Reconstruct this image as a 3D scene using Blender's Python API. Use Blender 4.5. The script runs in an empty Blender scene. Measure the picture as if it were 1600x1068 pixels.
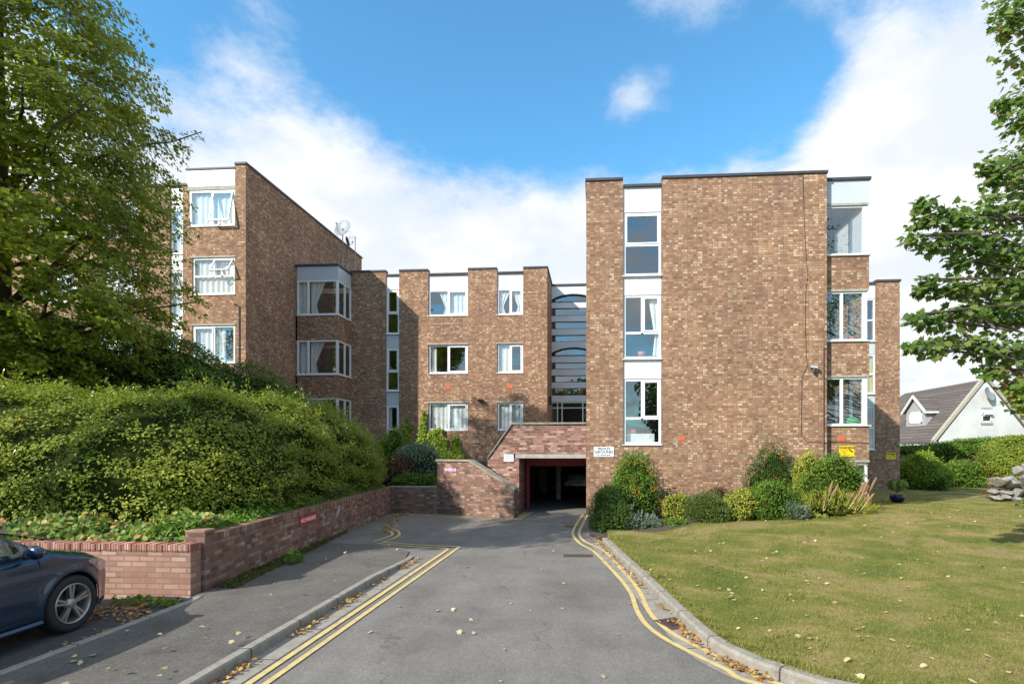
import bpy, math, random
import numpy as np
from mathutils import Matrix, Vector
R = math.radians
random.seed(7); rng = np.random.default_rng(7)
S = bpy.context.scene
COL = S.collection

# ------------------------------------------------------------------ camera
TH = R(4.1); FP = 870.0; PX = 867.0; PY = 700.0; H = 2.07
cam = bpy.data.cameras.new('camera'); camo = bpy.data.objects.new('camera', cam); COL.objects.link(camo)
cam.sensor_width = 36; cam.lens = FP/1600*36
cam.shift_x = -(PX-800)/1600; cam.shift_y = (PY-534)/1600
cam.clip_start = 0.05; cam.clip_end = 2000
camo.location = (0, 0, H); camo.rotation_euler = (R(90), 0, TH)
S.camera = camo

def ray(u, v):
    xc = (u-PX)/FP; zc = (PY-v)/FP
    return (-math.sin(TH)+xc*math.cos(TH), math.cos(TH)+xc*math.sin(TH), zc)
def atY(u, v, Y):
    a, b, c = ray(u, v); t = Y/b
    return (a*t, Y, H+c*t)
def atX(u, v, X):
    a, b, c = ray(u, v); t = X/a
    return (X, b*t, H+c*t)
def gnd(u, v, z=0.0):
    a, b, c = ray(u, v); t = (z-H)/c
    return (a*t, b*t, z)

# ------------------------------------------------------------------ sun, sky
SUNEL = 34.2; SUNAZ = math.atan2(-.725, -.688)       # azimuth from +Y towards +X
sd = Vector((math.sin(SUNAZ)*math.cos(R(SUNEL)), math.cos(SUNAZ)*math.cos(R(SUNEL)), math.sin(R(SUNEL))))
sun = bpy.data.lights.new('sun', 'SUN'); suno = bpy.data.objects.new('sun', sun); COL.objects.link(suno)
sun.energy = 3.95; sun.angle = R(.55); sun.color = (1, .945, .86)
suno.rotation_euler = sd.to_track_quat('Z', 'Y').to_euler()
S.view_settings.view_transform = 'Standard'; S.view_settings.look = 'None'
S.view_settings.exposure = 0.77; S.view_settings.gamma = 1
S.cycles.max_bounces = 8; S.cycles.transparent_max_bounces = 12; S.cycles.sample_clamp_indirect = 6

class NT:
    """short hand for building node trees"""
    def __init__(s, tree): s.t = tree; s.n = tree.nodes; s.n.clear()
    def new(s, typ, **kw):
        n = s.n.new(typ)
        for k, v in kw.items():
            if k.startswith('_'): setattr(n, k[1:], v)
            else:
                key = int(k[1:]) if k[0] == 'i' and k[1:].isdigit() else k.replace('__', ' ')
                s.set(n.inputs[key], v)
        return n
    def set(s, inp, v):
        if isinstance(v, bpy.types.NodeSocket): s.t.links.new(v, inp)
        elif isinstance(v, bpy.types.Node): s.t.links.new(v.outputs[0], inp)
        else: inp.default_value = v
    def math(s, op, a, b=0.0, c=None, clamp=False):
        n = s.n.new('ShaderNodeMath'); n.operation = op; n.use_clamp = clamp
        s.set(n.inputs[0], a); s.set(n.inputs[1], b)
        if c is not None: s.set(n.inputs[2], c)
        return n.outputs[0]
    def vm(s, op, a, b=None):
        n = s.n.new('ShaderNodeVectorMath'); n.operation = op
        s.set(n.inputs[0], a)
        if b is not None: s.set(n.inputs[1], b)
        return n
    def mapr(s, v, a, b, c=0.0, d=1.0, smooth=True):
        n = s.n.new('ShaderNodeMapRange'); n.interpolation_type = 'SMOOTHSTEP' if smooth else 'LINEAR'
        for i, x in enumerate((v, a, b, c, d)): s.set(n.inputs[i], x)
        return n.outputs[0]
    def mix(s, f, a, b, mode='MIX'):
        n = s.n.new('ShaderNodeMix'); n.data_type = 'RGBA'; n.blend_type = mode
        s.set(n.inputs[0], f)
        s.set(n.inputs[6], a if not isinstance(a, tuple) or len(a) == 4 else a+(1,))
        s.set(n.inputs[7], b if not isinstance(b, tuple) or len(b) == 4 else b+(1,))
        return n.outputs[2]
    def ramp(s, f, stops, const=False):
        n = s.n.new('ShaderNodeValToRGB'); cr = n.color_ramp
        if const: cr.interpolation = 'CONSTANT'
        while len(cr.elements) < len(stops): cr.elements.new(.5)
        for e, (p, c) in zip(cr.elements, stops):
            e.position = p; e.color = tuple(c)+(1,)
        s.set(n.inputs[0], f)
        return n.outputs[0]
    def noise(s, vec, scale, detail=4, rough=.5, dist=0.0):
        n = s.new('ShaderNodeTexNoise', Scale=scale, Detail=detail, Roughness=rough, Distortion=dist)
        if vec is not None: s.set(n.inputs['Vector'], vec)
        return n.outputs[0]

world = bpy.data.worlds.new('World'); S.world = world; world.use_nodes = True
w = NT(world.node_tree)
sky = w.new('ShaderNodeTexSky'); sky.sky_type = 'NISHITA'; sky.sun_disc = False
sky.sun_elevation = R(SUNEL); sky.sun_rotation = SUNAZ; sky.altitude = 50
sky.air_density = 1.0; sky.dust_density = 0.3; sky.ozone_density = 2.2
tc = w.new('ShaderNodeTexCoord'); D = tc.outputs['Generated']
sp = w.new('ShaderNodeSeparateXYZ', Vector=D)
zz = w.math('MAXIMUM', sp.outputs[2], 0.0)
den = w.math('ADD', zz, 0.22)
cx = w.math('DIVIDE', sp.outputs[0], den); cy = w.math('DIVIDE', sp.outputs[1], den)
cv = w.new('ShaderNodeCombineXYZ', X=cx, Y=cy, Z=0.0).outputs[0]
n1 = w.noise(cv, 1.9, 10, .60, .12)
n2 = w.noise(w.vm('ADD', cv, (5.2, 1.3, 2.0)).outputs[0], 6.0, 11, .66, .18)
nn = w.math('ADD', w.math('MULTIPLY', n1, .62), w.math('MULTIPLY', n2, .38))
def lobe(u, v, rad, inner=0.0):       # soft patch of sky round one direction of the compass and height
    d = Vector(ray(u, v)).normalized()
    dt = w.vm('DOT_PRODUCT', D, tuple(d)).outputs['Value']
    ang = w.math('ARCCOSINE', w.math('MINIMUM', dt, 1.0))
    return w.mapr(ang, R(rad), R(inner))
bias = w.mapr(zz, .57, .31, 0.0, .41)                       # low bank of cloud
def addl(b, l, k): return w.math('ADD', b, w.math('MULTIPLY', l, k))
bias = addl(bias, lobe(1500, 60, 22, 8), .23)
bias = addl(bias, lobe(1520, 380, 15, 5), .12)
bias = addl(bias, lobe(1425, 250, 6, 1), -.12)
bias = addl(bias, lobe(1700, 300, 22, 5), .16)
bias = addl(bias, lobe(966, 150, 4.2, .3), .26)
bias = addl(bias, lobe(1026, 146, 4.4, .3), .27)
bias = addl(bias, lobe(1060, -10, 7.5, 2), .22)
bias = addl(bias, lobe(350, 0, 7, 1), .12)
bias = addl(bias, lobe(1120, 190, 14, 5), -.12)
bias = addl(bias, lobe(1230, 150, 6, 2), -.14)
bias = addl(bias, lobe(760, 80, 20, 8), -.14)
bias = addl(bias, lobe(520, 190, 14, 2), .10)
bias = addl(bias, lobe(830, 300, 14, 2), .06)
bias = w.math('ADD', bias, w.mapr(zz, .68, .88, 0.0, .32))  # extra cloud overhead, out of view, added to whiten and lift the fill light
back = w.mapr(sp.outputs[1], -.15, -.5)
bias = w.math('SUBTRACT', bias, w.math('MULTIPLY', back, w.mapr(zz, .55, .30, 0.0, .20)))
dens = w.math('ADD', nn, bias)
cl = w.mapr(dens, .555, .80)
clcol = w.mix(w.mapr(dens, .62, .95), (.80, .87, .97, 1), (1.0, 1.0, 1.0, 1))
shade = w.mix(w.mapr(w.noise(w.vm('ADD', cv, (.05, .1, 0)).outputs[0], 3.0, 6), .38, .62), (.80, .86, .93, 1), (1.0, 1.0, 1.0, 1))
clc = w.mix(1.0, clcol, shade, 'MULTIPLY')
skyc = w.mix(1.0, sky.outputs[0], (.088, .163, .176, 1), 'MULTIPLY')
clx = w.mix(1.0, clc, (.64, .64, .645, 1), 'MULTIPLY')
fin = w.mix(cl, skyc, clx)
bg = w.new('ShaderNodeBackground', Color=fin, Strength=1.0)
wo = w.new('ShaderNodeOutputWorld', Surface=bg.outputs[0])

# ------------------------------------------------------------------ materials
MATS = {}
def newmat(name):
    m = bpy.data.materials.new(name); m.use_nodes = True; MATS[name] = m
    return m, NT(m.node_tree)
def finish(t, shader): t.new('ShaderNodeOutputMaterial', Surface=shader)
def princ(t, col, rough=.7, bump=None, bstr=.3, bdist=.01, **kw):
    p = t.new('ShaderNodeBsdfPrincipled')
    t.set(p.inputs['Base Color'], col if not (isinstance(col, tuple) and len(col) == 3) else col+(1,))
    t.set(p.inputs['Roughness'], rough)
    for k, v in kw.items(): t.set(p.inputs[k.replace('_', ' ')], v)
    if bump is not None:
        b = t.new('ShaderNodeBump', Strength=bstr, Distance=bdist, Height=bump)
        t.set(p.inputs['Normal'], b.outputs[0])
    return p.outputs[0]
def plain(name, col, rough=.7, var=.12, scale=6, bstr=.15, **kw):
    m, t = newmat(name)
    co = t.new('ShaderNodeTexCoord').outputs['Object']
    n = t.noise(co, scale, 6, .6)
    c = t.mix(1.0, col+(1,), t.ramp(n, [(.3, (1-var,)*3), (.7, (1+var*.6,)*3)]), 'MULTIPLY')
    finish(t, princ(t, c, rough, t.noise(co, scale*12, 3), bstr, .004, **kw))
    return m

def brick(name, stops, mortar, blotch=(.82, 1.1), stain=None, stain_amt=0.0, bw=.215, rh=.075, squash=.62, freq=3, mort=.009, calm=.0, tint=(1.0, 1.0, 1.0)):
    m, t = newmat(name)
    uv = t.new('ShaderNodeUVMap').outputs[0]
    wob = t.new('ShaderNodeTexNoise', Vector=uv, Scale=1.3, Detail=2)
    uv2 = t.vm('ADD', uv, t.vm('MULTIPLY', t.vm('SUBTRACT', wob.outputs['Color'], (.5, .5, .5)).outputs[0], (.006, .006, 0)).outputs[0]).outputs[0]
    b = t.new('ShaderNodeTexBrick', Vector=uv2, Color1=(0, 0, 0, 1), Color2=(1, 1, 1, 1), Mortar=(.5, .5, .5, 1), Scale=1.0)
    b.inputs['Mortar Size'].default_value = mort; b.inputs['Mortar Smooth'].default_value = .25
    b.inputs['Bias'].default_value = 0; b.inputs['Brick Width'].default_value = bw; b.inputs['Row Height'].default_value = rh
    b.squash = squash; b.squash_frequency = freq; b.offset = .5
    # mix in a fine smear so that neighbouring bricks do not share clean flat tones
    fn = t.noise(uv, 26, 5, .72)
    fac = t.math('ADD', b.outputs['Color'], t.math('MULTIPLY', t.math('SUBTRACT', fn, .5), .55), clamp=True)
    c = t.ramp(fac, stops)
    av = np.array([np.array(s_[1]) for s_ in stops[1:-1]]).mean(0); c = t.mix(calm, c, tuple(av)+(1,)); c = t.mix(1.0, c, tint+(1,), 'MULTIPLY')
    hue = t.noise(t.vm('ADD', uv, (7.7, 3.1, 0)).outputs[0], 3.1, 5, .7)
    c = t.mix(1.0, c, t.ramp(hue, [(.32, (1.04, .95, .98)), (.5, (1, 1, 1)), (.68, (1.02, 1.0, .93))]), 'MULTIPLY')
    big = t.noise(uv, .55, 5, .6)
    c = t.mix(1.0, c, t.ramp(big, [(.3, (blotch[0],)*3), (.7, (blotch[1],)*3)]), 'MULTIPLY')
    c = t.mix(t.math('MULTIPLY', b.outputs['Fac'], .85), c, mortar+(1,))
    sx = t.new('ShaderNodeSeparateXYZ', Vector=uv)
    stv = t.new('ShaderNodeCombineXYZ', X=t.math('MULTIPLY', sx.outputs[0], 2.2), Y=t.math('MULTIPLY', sx.outputs[1], .5), Z=0.0).outputs[0]
    rv_ = t.new('ShaderNodeCombineXYZ', X=t.math('MULTIPLY', sx.outputs[0], .35), Y=t.math('MULTIPLY', sx.outputs[1], 5.5), Z=3.0).outputs[0]
    c = t.mix(1.0, c, t.ramp(t.noise(rv_, 1.0, 4, .7), [(.32, (.86,)*3), (.66, (1.10,)*3)]), 'MULTIPLY')
    streak = t.noise(stv, 1.0, 6, .65)                           # rain streaks
    c = t.mix(1.0, c, t.ramp(streak, [(.32, (.84, .84, .86)), (.58, (1.04, 1.04, 1.03))]), 'MULTIPLY')
    if stain:
        ef = t.mapr(t.noise(uv, 2.4, 8, .68, .3), .57, .72, 0.0, stain_amt)
        c = t.mix(ef, c, stain+(1,))
    h = t.math('SUBTRACT', t.math('MULTIPLY', fn, .35), b.outputs['Fac'])
    finish(t, princ(t, c, .88, h, .55, .006, Specular_IOR_Level=.25))
    return m
BR = brick('brown_brick', [(.0, (.18, .090, .055)), (.15, (.25, .130, .078)), (.34, (.315, .170, .104)), (.55, (.38, .218, .132)), (.76, (.44, .275, .170)), (.89, (.52, .36, .235)), (1.0, (.70, .56, .40))],
           (.22, .16, .12), blotch=(.74, 1.14), squash=.62, freq=2, bw=.150, calm=.27, tint=(1.02, .985, .935))
BRR = brick('red_brick', [(.0, (.14, .068, .052)), (.3, (.28, .13, .095)), (.6, (.42, .21, .15)), (.85, (.50, .29, .21)), (1.0, (.60, .42, .33))],
            (.27, .20, .165), blotch=(.72, 1.12), stain=(.55, .49, .46), stain_amt=.45)
BRP = brick('pink_brick', [(.0, (.33, .165, .115)), (.4, (.40, .21, .150)), (.8, (.47, .27, .195)), (1.0, (.55, .37, .28))],
            (.22, .17, .13), blotch=(.8, 1.1), stain=(.40, .32, .27), stain_amt=.4, bw=.225, squash=1.0, mort=.011)
DPAL = [(.0, (.16, .085, .060)), (.3, (.24, .128, .088)), (.6, (.31, .170, .118)), (.88, (.38, .225, .160)), (1.0, (.44, .33, .28))]
BRD = brick('old_brick', DPAL, (.16, .13, .105), blotch=(.68, 1.18), stain=(.60, .58, .56), stain_amt=.75)
BRS = brick('old_soldier_brick', DPAL, (.09, .07, .055), blotch=(.7, 1.15), bw=.075, rh=.225, squash=1.0)
COPB = brick('soldier_brick', [(.0, (.25, .09, .065)), (.4, (.40, .16, .11)), (.8, (.52, .25, .18)), (1.0, (.58, .34, .27))], (.16, .12, .10), bw=.075, rh=.225, squash=1.0, blotch=(.8, 1.15))

WP = plain('white_panel', (.79, .79, .775), .42, .09, 1.9, .03)
LP = plain('light_grey_panel', (.56, .58, .59), .45, .06, 1.4, .03)
GP = plain('grey_panel', (.52, .56, .58), .45, .06, 1.4, .03)
UP = plain('white_upvc', (.80, .80, .79), .28, .03, 2, .0)
CAPM = plain('roof_felt_capping', (.055, .055, .06), .6, .25, 5, .2)
CONC = plain('concrete', (.42, .39, .33), .85, .25, 5, .4)
COPE = plain('weathered_coping', (.30, .26, .20), .88, .35, 5, .4)
DARK = plain('dark_metal', (.03, .03, .032), .5, .1, 6, .05)
GREYM = plain('grey_metal', (.32, .34, .34), .42, .12, 8, .05, Metallic=.4)
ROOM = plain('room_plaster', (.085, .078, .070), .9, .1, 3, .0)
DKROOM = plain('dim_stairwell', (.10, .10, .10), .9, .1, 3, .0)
REDP = plain('red_paint', (.33, .02, .025), .55, .12, 4, .05)
TERRA = plain('terracotta', (.62, .14, .06), .7, .12, 20, .1)
SOIL = plain('soil', (.075, .05, .035), .95, .4, 4, .9)
ROOFT = plain('flat_roof_felt', (.10, .10, .10), .9, .2, 2, .3)
RENDER = plain('white_render', (.56, .56, .54), .85, .22, .45, .2)
BEIGE = plain('beige_render', (.36, .33, .26), .85, .08, 1.5, .1)
GREYR = plain('grey_render', (.34, .34, .33), .85, .08, 1.5, .1)
BLUEPOT = plain('blue_glaze', (.012, .016, .06), .18, .2, 5, .0)
BARK = plain('bark', (.10, .075, .055), .9, .4, 9, .8)
TWIG = plain('twig', (.13, .085, .055), .85, .3, 12, .3)

def curtain_mat(name, col, tr=.45):
    m, t = newmat(name)
    co = t.new('ShaderNodeTexCoord').outputs['Object']
    c = t.mix(1.0, col+(1,), t.ramp(t.noise(co, 5, 3), [(.3, (.88,)*3), (.7, (1.05,)*3)]), 'MULTIPLY')
    d = t.new('ShaderNodeBsdfDiffuse', Color=c); tl = t.new('ShaderNodeBsdfTranslucent', Color=c)
    mx = t.new('ShaderNodeMixShader', Fac=tr); t.set(mx.inputs[1], d.outputs[0]); t.set(mx.inputs[2], tl.outputs[0])
    finish(t, mx.outputs[0]); return m
NET = curtain_mat('net_curtain', (.88, .88, .87), .15); YCUR = curtain_mat('yellow_curtain', (.75, .60, .10), .3)

m, t = newmat('window_glass')
def two_sided_fresnel(t, base, gain, power=4.0):
    g_ = t.new('ShaderNodeNewGeometry'); c_ = t.math('ABSOLUTE', t.vm('DOT_PRODUCT', g_.outputs['Normal'], g_.outputs['Incoming']).outputs['Value'])
    return t.math('ADD', base, t.math('MULTIPLY', gain, t.math('POWER', t.math('SUBTRACT', 1.0, c_, clamp=True), power)), clamp=True)
nz = t.new('ShaderNodeBump', Strength=.02, Distance=.01, Height=t.noise(t.new('ShaderNodeTexCoord').outputs['Object'], 1.6, 1))
gl = t.new('ShaderNodeBsdfGlossy', Color=(.95, 1, 1, 1), Roughness=.012); t.set(gl.inputs['Normal'], nz.outputs[0])
tr = t.new('ShaderNodeBsdfTransparent', Color=(.93, .96, .95, 1))
fx = two_sided_fresnel(t, .22, .7)
mx = t.new('ShaderNodeMixShader', Fac=fx); t.set(mx.inputs[1], tr.outputs[0]); t.set(mx.inputs[2], gl.outputs[0])
finish(t, mx.outputs[0]); GLASS = m

# asphalt of the road
def asphalt(name, base, spk=1.0, crack=False):
    m, t = newmat(name)
    co = t.new('ShaderNodeTexCoord').outputs['Object']
    fine = t.noise(co, 150, 3, .8); med = t.noise(co, 16, 5, .65); big = t.noise(co, .7, 6, .62, .4)
    vor = t.new('ShaderNodeTexVoronoi', Vector=co, Scale=95.0)
    c = t.mix(1.0, base+(1,), t.ramp(fine, [(.30, (1-.5*spk,)*3), (.5, (1, 1, 1)), (.70, (1+.55*spk,)*3)]), 'MULTIPLY')
    c = t.mix(.55*spk, c, t.mix(1.0, c, t.ramp(vor.outputs['Color'], [(.0, (.55,)*3), (.6, (1,)*3), (1, (1.75,)*3)]), 'MULTIPLY'))
    c = t.mix(1.0, c, t.ramp(med, [(.3, (.90,)*3), (.7, (1.08,)*3)]), 'MULTIPLY')
    c = t.mix(1.0, c, t.ramp(big, [(.30, (.78, .77, .75)), (.5, (1, 1, 1)), (.68, (1.13, 1.12, 1.10))]), 'MULTIPLY')
    sx = t.new('ShaderNodeSeparateXYZ', Vector=co)
    lv = t.new('ShaderNodeCombineXYZ', X=t.math('MULTIPLY', sx.outputs[0], 1.6), Y=t.math('MULTIPLY', sx.outputs[1], .16), Z=0.0).outputs[0]
    c = t.mix(1.0, c, t.ramp(t.noise(lv, 1.0, 4, .6), [(.35, (.90,)*3), (.6, (1.05,)*3)]), 'MULTIPLY')   # tyre tracks
    spot = t.mapr(t.noise(t.vm('ADD', co, (3.3, 8.1, 0)).outputs[0], 2.3, 3, .5), .69, .76, 0.0, .45)      # oil spots
    c = t.mix(spot, c, (.05, .047, .045, 1))
    ck = t.new('ShaderNodeTexVoronoi', Vector=t.vm('ADD', co, t.vm('MULTIPLY', t.new('ShaderNodeTexNoise', Vector=co, Scale=2.2, Detail=5).outputs['Color'], (.8, .8, 0)).outputs[0]).outputs[0], Scale=.38); ck.feature = 'DISTANCE_TO_EDGE'
    crk = t.math('MULTIPLY', t.mapr(ck.outputs['Distance'], .0075, .0025), t.mapr(t.noise(co, .6, 3), .50, .58))
    c = t.mix(t.math('MULTIPLY', crk, .35), c, (.035, .032, .03, 1))
    c = t.mix(1.0, c, t.ramp(t.noise(t.vm('ADD', co, (9.1, 4.4, 0)).outputs[0], 1.9, 7, .75), [(.33, (.84,)*3), (.47, (1,)*3), (.66, (1.10, 1.09, 1.07))]), 'MULTIPLY')
    finish(t, princ(t, c, .9, fine, .5, .006, Specular_IOR_Level=.3)); return m
ROAD = asphalt('road_asphalt', (.176, .162, .146)); PAVE = asphalt('pavement_asphalt', (.130, .117, .102), 1.15)
BAY = asphalt('parking_bay_asphalt', (.075, .072, .072), 1.0)
m, t = newmat('kerb_concrete')
co = t.new('ShaderNodeTexCoord').outputs['Object']; uv = t.new('ShaderNodeUVMap').outputs[0]
su = t.new('ShaderNodeSeparateXYZ', Vector=uv)
jn = t.math('ABSOLUTE', t.math('SUBTRACT', t.math('FRACT', t.math('DIVIDE', su.outputs[0], .915)), .5))
jf = t.mapr(jn, .487, .4945)
c = t.mix(1.0, (.29, .26, .215, 1), t.ramp(t.noise(co, 9, 7, .7), [(.3, (.68,)*3), (.7, (1.15,)*3)]), 'MULTIPLY')
c = t.mix(1.0, c, t.ramp(t.noise(co, 110, 3, .7), [(.3, (.75,)*3), (.7, (1.25,)*3)]), 'MULTIPLY')
c = t.mix(t.mapr(t.noise(co, 3.1, 6, .7), .56, .7, 0, .55), c, (.10, .10, .045, 1))
c = t.mix(jf, c, (.045, .04, .035, 1))
finish(t, princ(t, c, .9, t.math('SUBTRACT', t.noise(co, 60, 4), t.math('MULTIPLY', jf, 1.5)), .5, .008)); KERB = m
m, t = newmat('yellow_paint')
co = t.new('ShaderNodeTexCoord').outputs['Object']
wr = t.mapr(t.math('ADD', t.math('MULTIPLY', t.noise(co, 120, 3, .8), .5), t.math('MULTIPLY', t.noise(co, 7, 5, .7), .5)), .50, .60, 0.0, .85)
c = t.mix(1.0, (.60, .45, .17, 1), t.ramp(t.noise(co, 14, 4), [(.3, (.85,)*3), (.7, (1.1,)*3)]), 'MULTIPLY')
c = t.mix(wr, c, (.25, .22, .17, 1))
finish(t, princ(t, c, .8, t.noise(co, 150, 3), .3, .004)); YEL = m

m, t = newmat('lawn_turf')
co = t.new('ShaderNodeTexCoord').outputs['Object']
g = t.ramp(t.noise(co, .9, 7, .66, .5), [(.32, (.08, .11, .022)), (.43, (.13, .15, .03)), (.51, (.20, .18, .05)), (.59, (.30, .23, .10)), (.70, (.20, .14, .07))])
g = t.mix(1.0, g, t.ramp(t.noise(co, 38, 5, .75), [(.3, (.6,)*3), (.7, (1.35,)*3)]), 'MULTIPLY')
g = t.mix(t.mapr(t.noise(co, 3.2, 5, .6), .57, .72, 0, .6), g, (.17, .12, .065, 1))
finish(t, princ(t, g, .95, t.noise(co, 60, 5, .7), .8, .02, Specular_IOR_Level=.15)); TURF = m
m, t = newmat('grass_blade')
co = t.new('ShaderNodeTexCoord').outputs['Object']
gi = t.new('ShaderNodeNewGeometry')
g = t.ramp(t.math('ADD', t.math('ADD', t.math('MULTIPLY', t.noise(co, .8, 8, .70, .5), .44), t.math('MULTIPLY', t.noise(co, 8, 6, .75), .36)), t.math('MULTIPLY', gi.outputs['Random Per Island'], .20)),
           [(.34, (.085, .125, .022)), (.43, (.155, .195, .034)), (.50, (.25, .25, .055)), (.57, (.38, .33, .12)), (.68, (.36, .26, .13))])
d = t.new('ShaderNodeBsdfDiffuse', Color=g); tl = t.new('ShaderNodeBsdfTranslucent', Color=g)
mx = t.new('ShaderNodeMixShader', Fac=.3); t.set(mx.inputs[1], d.outputs[0]); t.set(mx.inputs[2], tl.outputs[0])
finish(t, mx.outputs[0]); BLADE = m

def leafmat(name, stops, tr=.35, gloss=.025, clump=2.0, amt=.35, rough=.45):
    """leaf colours differ from leaf to leaf and from clump to clump"""
    m, t = newmat(name)
    gi = t.new('ShaderNodeNewGeometry'); co = t.new('ShaderNodeTexCoord').outputs['Object']
    f = t.math('ADD', t.math('MULTIPLY', gi.outputs['Random Per Island'], 1-amt), t.math('MULTIPLY', t.mapr(t.noise(co, clump, 3), .3, .7, smooth=False), amt))
    c = t.ramp(f, stops)
    d = t.new('ShaderNodeBsdfDiffuse', Color=c)
    tl = t.new('ShaderNodeBsdfTranslucent', Color=t.mix(1.0, c, (1.25, 1.35, .6, 1), 'MULTIPLY'))
    mx = t.new('ShaderNodeMixShader', Fac=tr); t.set(mx.inputs[1], d.outputs[0]); t.set(mx.inputs[2], tl.outputs[0])
    gl = t.new('ShaderNodeBsdfGlossy', Color=(1, 1, 1, 1), Roughness=rough)
    m2 = t.new('ShaderNodeMixShader', Fac=t.math('MULTIPLY', t.new('ShaderNodeFresnel', IOR=1.45).outputs[0], gloss*10))
    t.set(m2.inputs[1], mx.outputs[0]); t.set(m2.inputs[2], gl.outputs[0])
    finish(t, m2.outputs[0]); return m
L_LIME = leafmat('lime_leaves', [(0, (.11, .15, .013)), (.45, (.23, .28, .024)), (.8, (.36, .38, .04)), (.93, (.44, .38, .05)), (1, (.55, .36, .06))], tr=.5)
L_MAPLE = leafmat('maple_leaves', [(0, (.06, .12, .02)), (.5, (.13, .21, .04)), (.8, (.22, .30, .07)), (.90, (.34, .20, .07)), (.96, (.45, .18, .06)), (1, (.6, .40, .05))], clump=1.2, tr=.5)
L_HEDGE = leafmat('hedge_leaves', [(0, (.10, .16, .022)), (.4, (.21, .27, .036)), (.75, (.37, .40, .06)), (.94, (.54, .48, .09)), (1, (.48, .24, .08))], clump=.5, amt=.45)
L_HEDGED = leafmat('shrub_dark_leaves', [(0, (.05, .10, .015)), (.5, (.10, .17, .024)), (.85, (.17, .24, .035)), (1, (.28, .28, .05))], clump=.7)
L_IVY = leafmat('ivy_leaves', [(0, (.045, .10, .02)), (.38, (.11, .20, .035)), (.62, (.24, .32, .07)), (.74, (.48, .44, .16)), (.84, (.50, .30, .10)), (.93, (.42, .13, .09)), (1, (.55, .26, .16))], clump=2)
L_CLIMB = leafmat('climber_leaves', [(0, (.16, .24, .03)), (.5, (.26, .36, .04)), (1, (.42, .46, .07))])
L_GREEN = leafmat('mid_green_leaves', [(0, (.06, .13, .016)), (.5, (.12, .22, .026)), (.9, (.22, .32, .04)), (1, (.34, .38, .07))])
L_DARKG = leafmat('dark_green_leaves', [(0, (.03, .07, .012)), (.6, (.065, .125, .02)), (1, (.13, .20, .035))])
L_GREY = leafmat('grey_green_leaves', [(0, (.13, .18, .13)), (.6, (.22, .28, .21)), (1, (.34, .39, .30))])
L_YEL = leafmat('golden_leaves', [(0, (.16, .22, .03)), (.4, (.34, .36, .05)), (1, (.62, .56, .12))])
L_ROSE = leafmat('rosemary_leaves', [(0, (.07, .12, .025)), (.6, (.14, .20, .045)), (1, (.24, .30, .09))])
L_RED = leafmat('russet_leaves', [(0, (.08, .04, .025)), (.6, (.16, .08, .045)), (1, (.22, .14, .06))])
L_DRY = leafmat('fallen_leaves', [(0, (.16, .08, .03)), (.35, (.30, .15, .05)), (.65, (.45, .26, .09)), (.88, (.55, .42, .16)), (1, (.28, .32, .07))], tr=.1)
L_LAWNDRY = leafmat('pale_fallen_leaves', [(0, (.25, .17, .07)), (.5, (.48, .38, .20)), (1, (.65, .56, .34))], tr=.1)
BERRY = plain('orange_berries', (.75, .13, .02), .4, .2, 30, .0)
FLOWY = plain('yellow_flower', (.80, .42, .02), .6, .1, 30, .0)
POKER = plain('dry_flower_spike', (.25, .145, .075), .9, .35, 40, .5)
STALK = plain('pale_stalk', (.40, .38, .14), .8, .2, 10, .1)
m, t = newmat('roof_tile')
uv = t.new('ShaderNodeUVMap').outputs[0]
b = t.new('ShaderNodeTexBrick', Vector=uv, Color1=(.8, .8, .8, 1), Color2=(1.15, 1.15, 1.15, 1), Mortar=(.35, .35, .35, 1), Scale=1.0)
b.inputs['Brick Width'].default_value = 4.0; b.inputs['Row Height'].default_value = .34; b.inputs['Mortar Size'].default_value = .025
finish(t, princ(t, t.mix(1.0, (.12, .098, .085, 1), b.outputs['Color'], 'MULTIPLY'), .85, t.math('SUBTRACT', 1.0, b.outputs['Fac']), .8, .03)); TILE = m
m, t = newmat('field_stone')
co = t.new('ShaderNodeTexCoord').outputs['Object']
c = t.ramp(t.noise(co, 5, 8, .75), [(.3, (.10, .09, .075)), (.5, (.25, .23, .20)), (.7, (.42, .39, .34))])
finish(t, princ(t, c, .9, t.noise(co, 9, 8, .7), .9, .04)); STONE = m
# ------------------------------------------------------------------ object helpers
WM = {}
def link(o, parent=None, mat=None):
    """link o with a world matrix, under a parent if given"""
    COL.objects.link(o); mat = mat or Matrix.Identity(4); WM[o.name] = mat
    if parent is not None:
        o.parent = parent; o.matrix_basis = WM[parent.name].inverted() @ mat
    else: o.matrix_basis = mat
    return o
def TR(loc=(0, 0, 0), rz=0.0): return Matrix.Translation(Vector(loc)) @ Matrix.Rotation(rz, 4, 'Z')
def tag(o, label=None, cat=None, group=None, kind=None):
    for k, v in (('label', label), ('category', cat), ('group', group), ('kind', kind)):
        if v: o[k] = v
    return o
def thing(name, label, cat, loc=(0, 0, 0), rz=0.0, group=None):
    o = bpy.data.objects.new(name, None); o.empty_display_size = .2
    link(o, None, TR(loc, rz)); return tag(o, label, cat, group)

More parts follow.
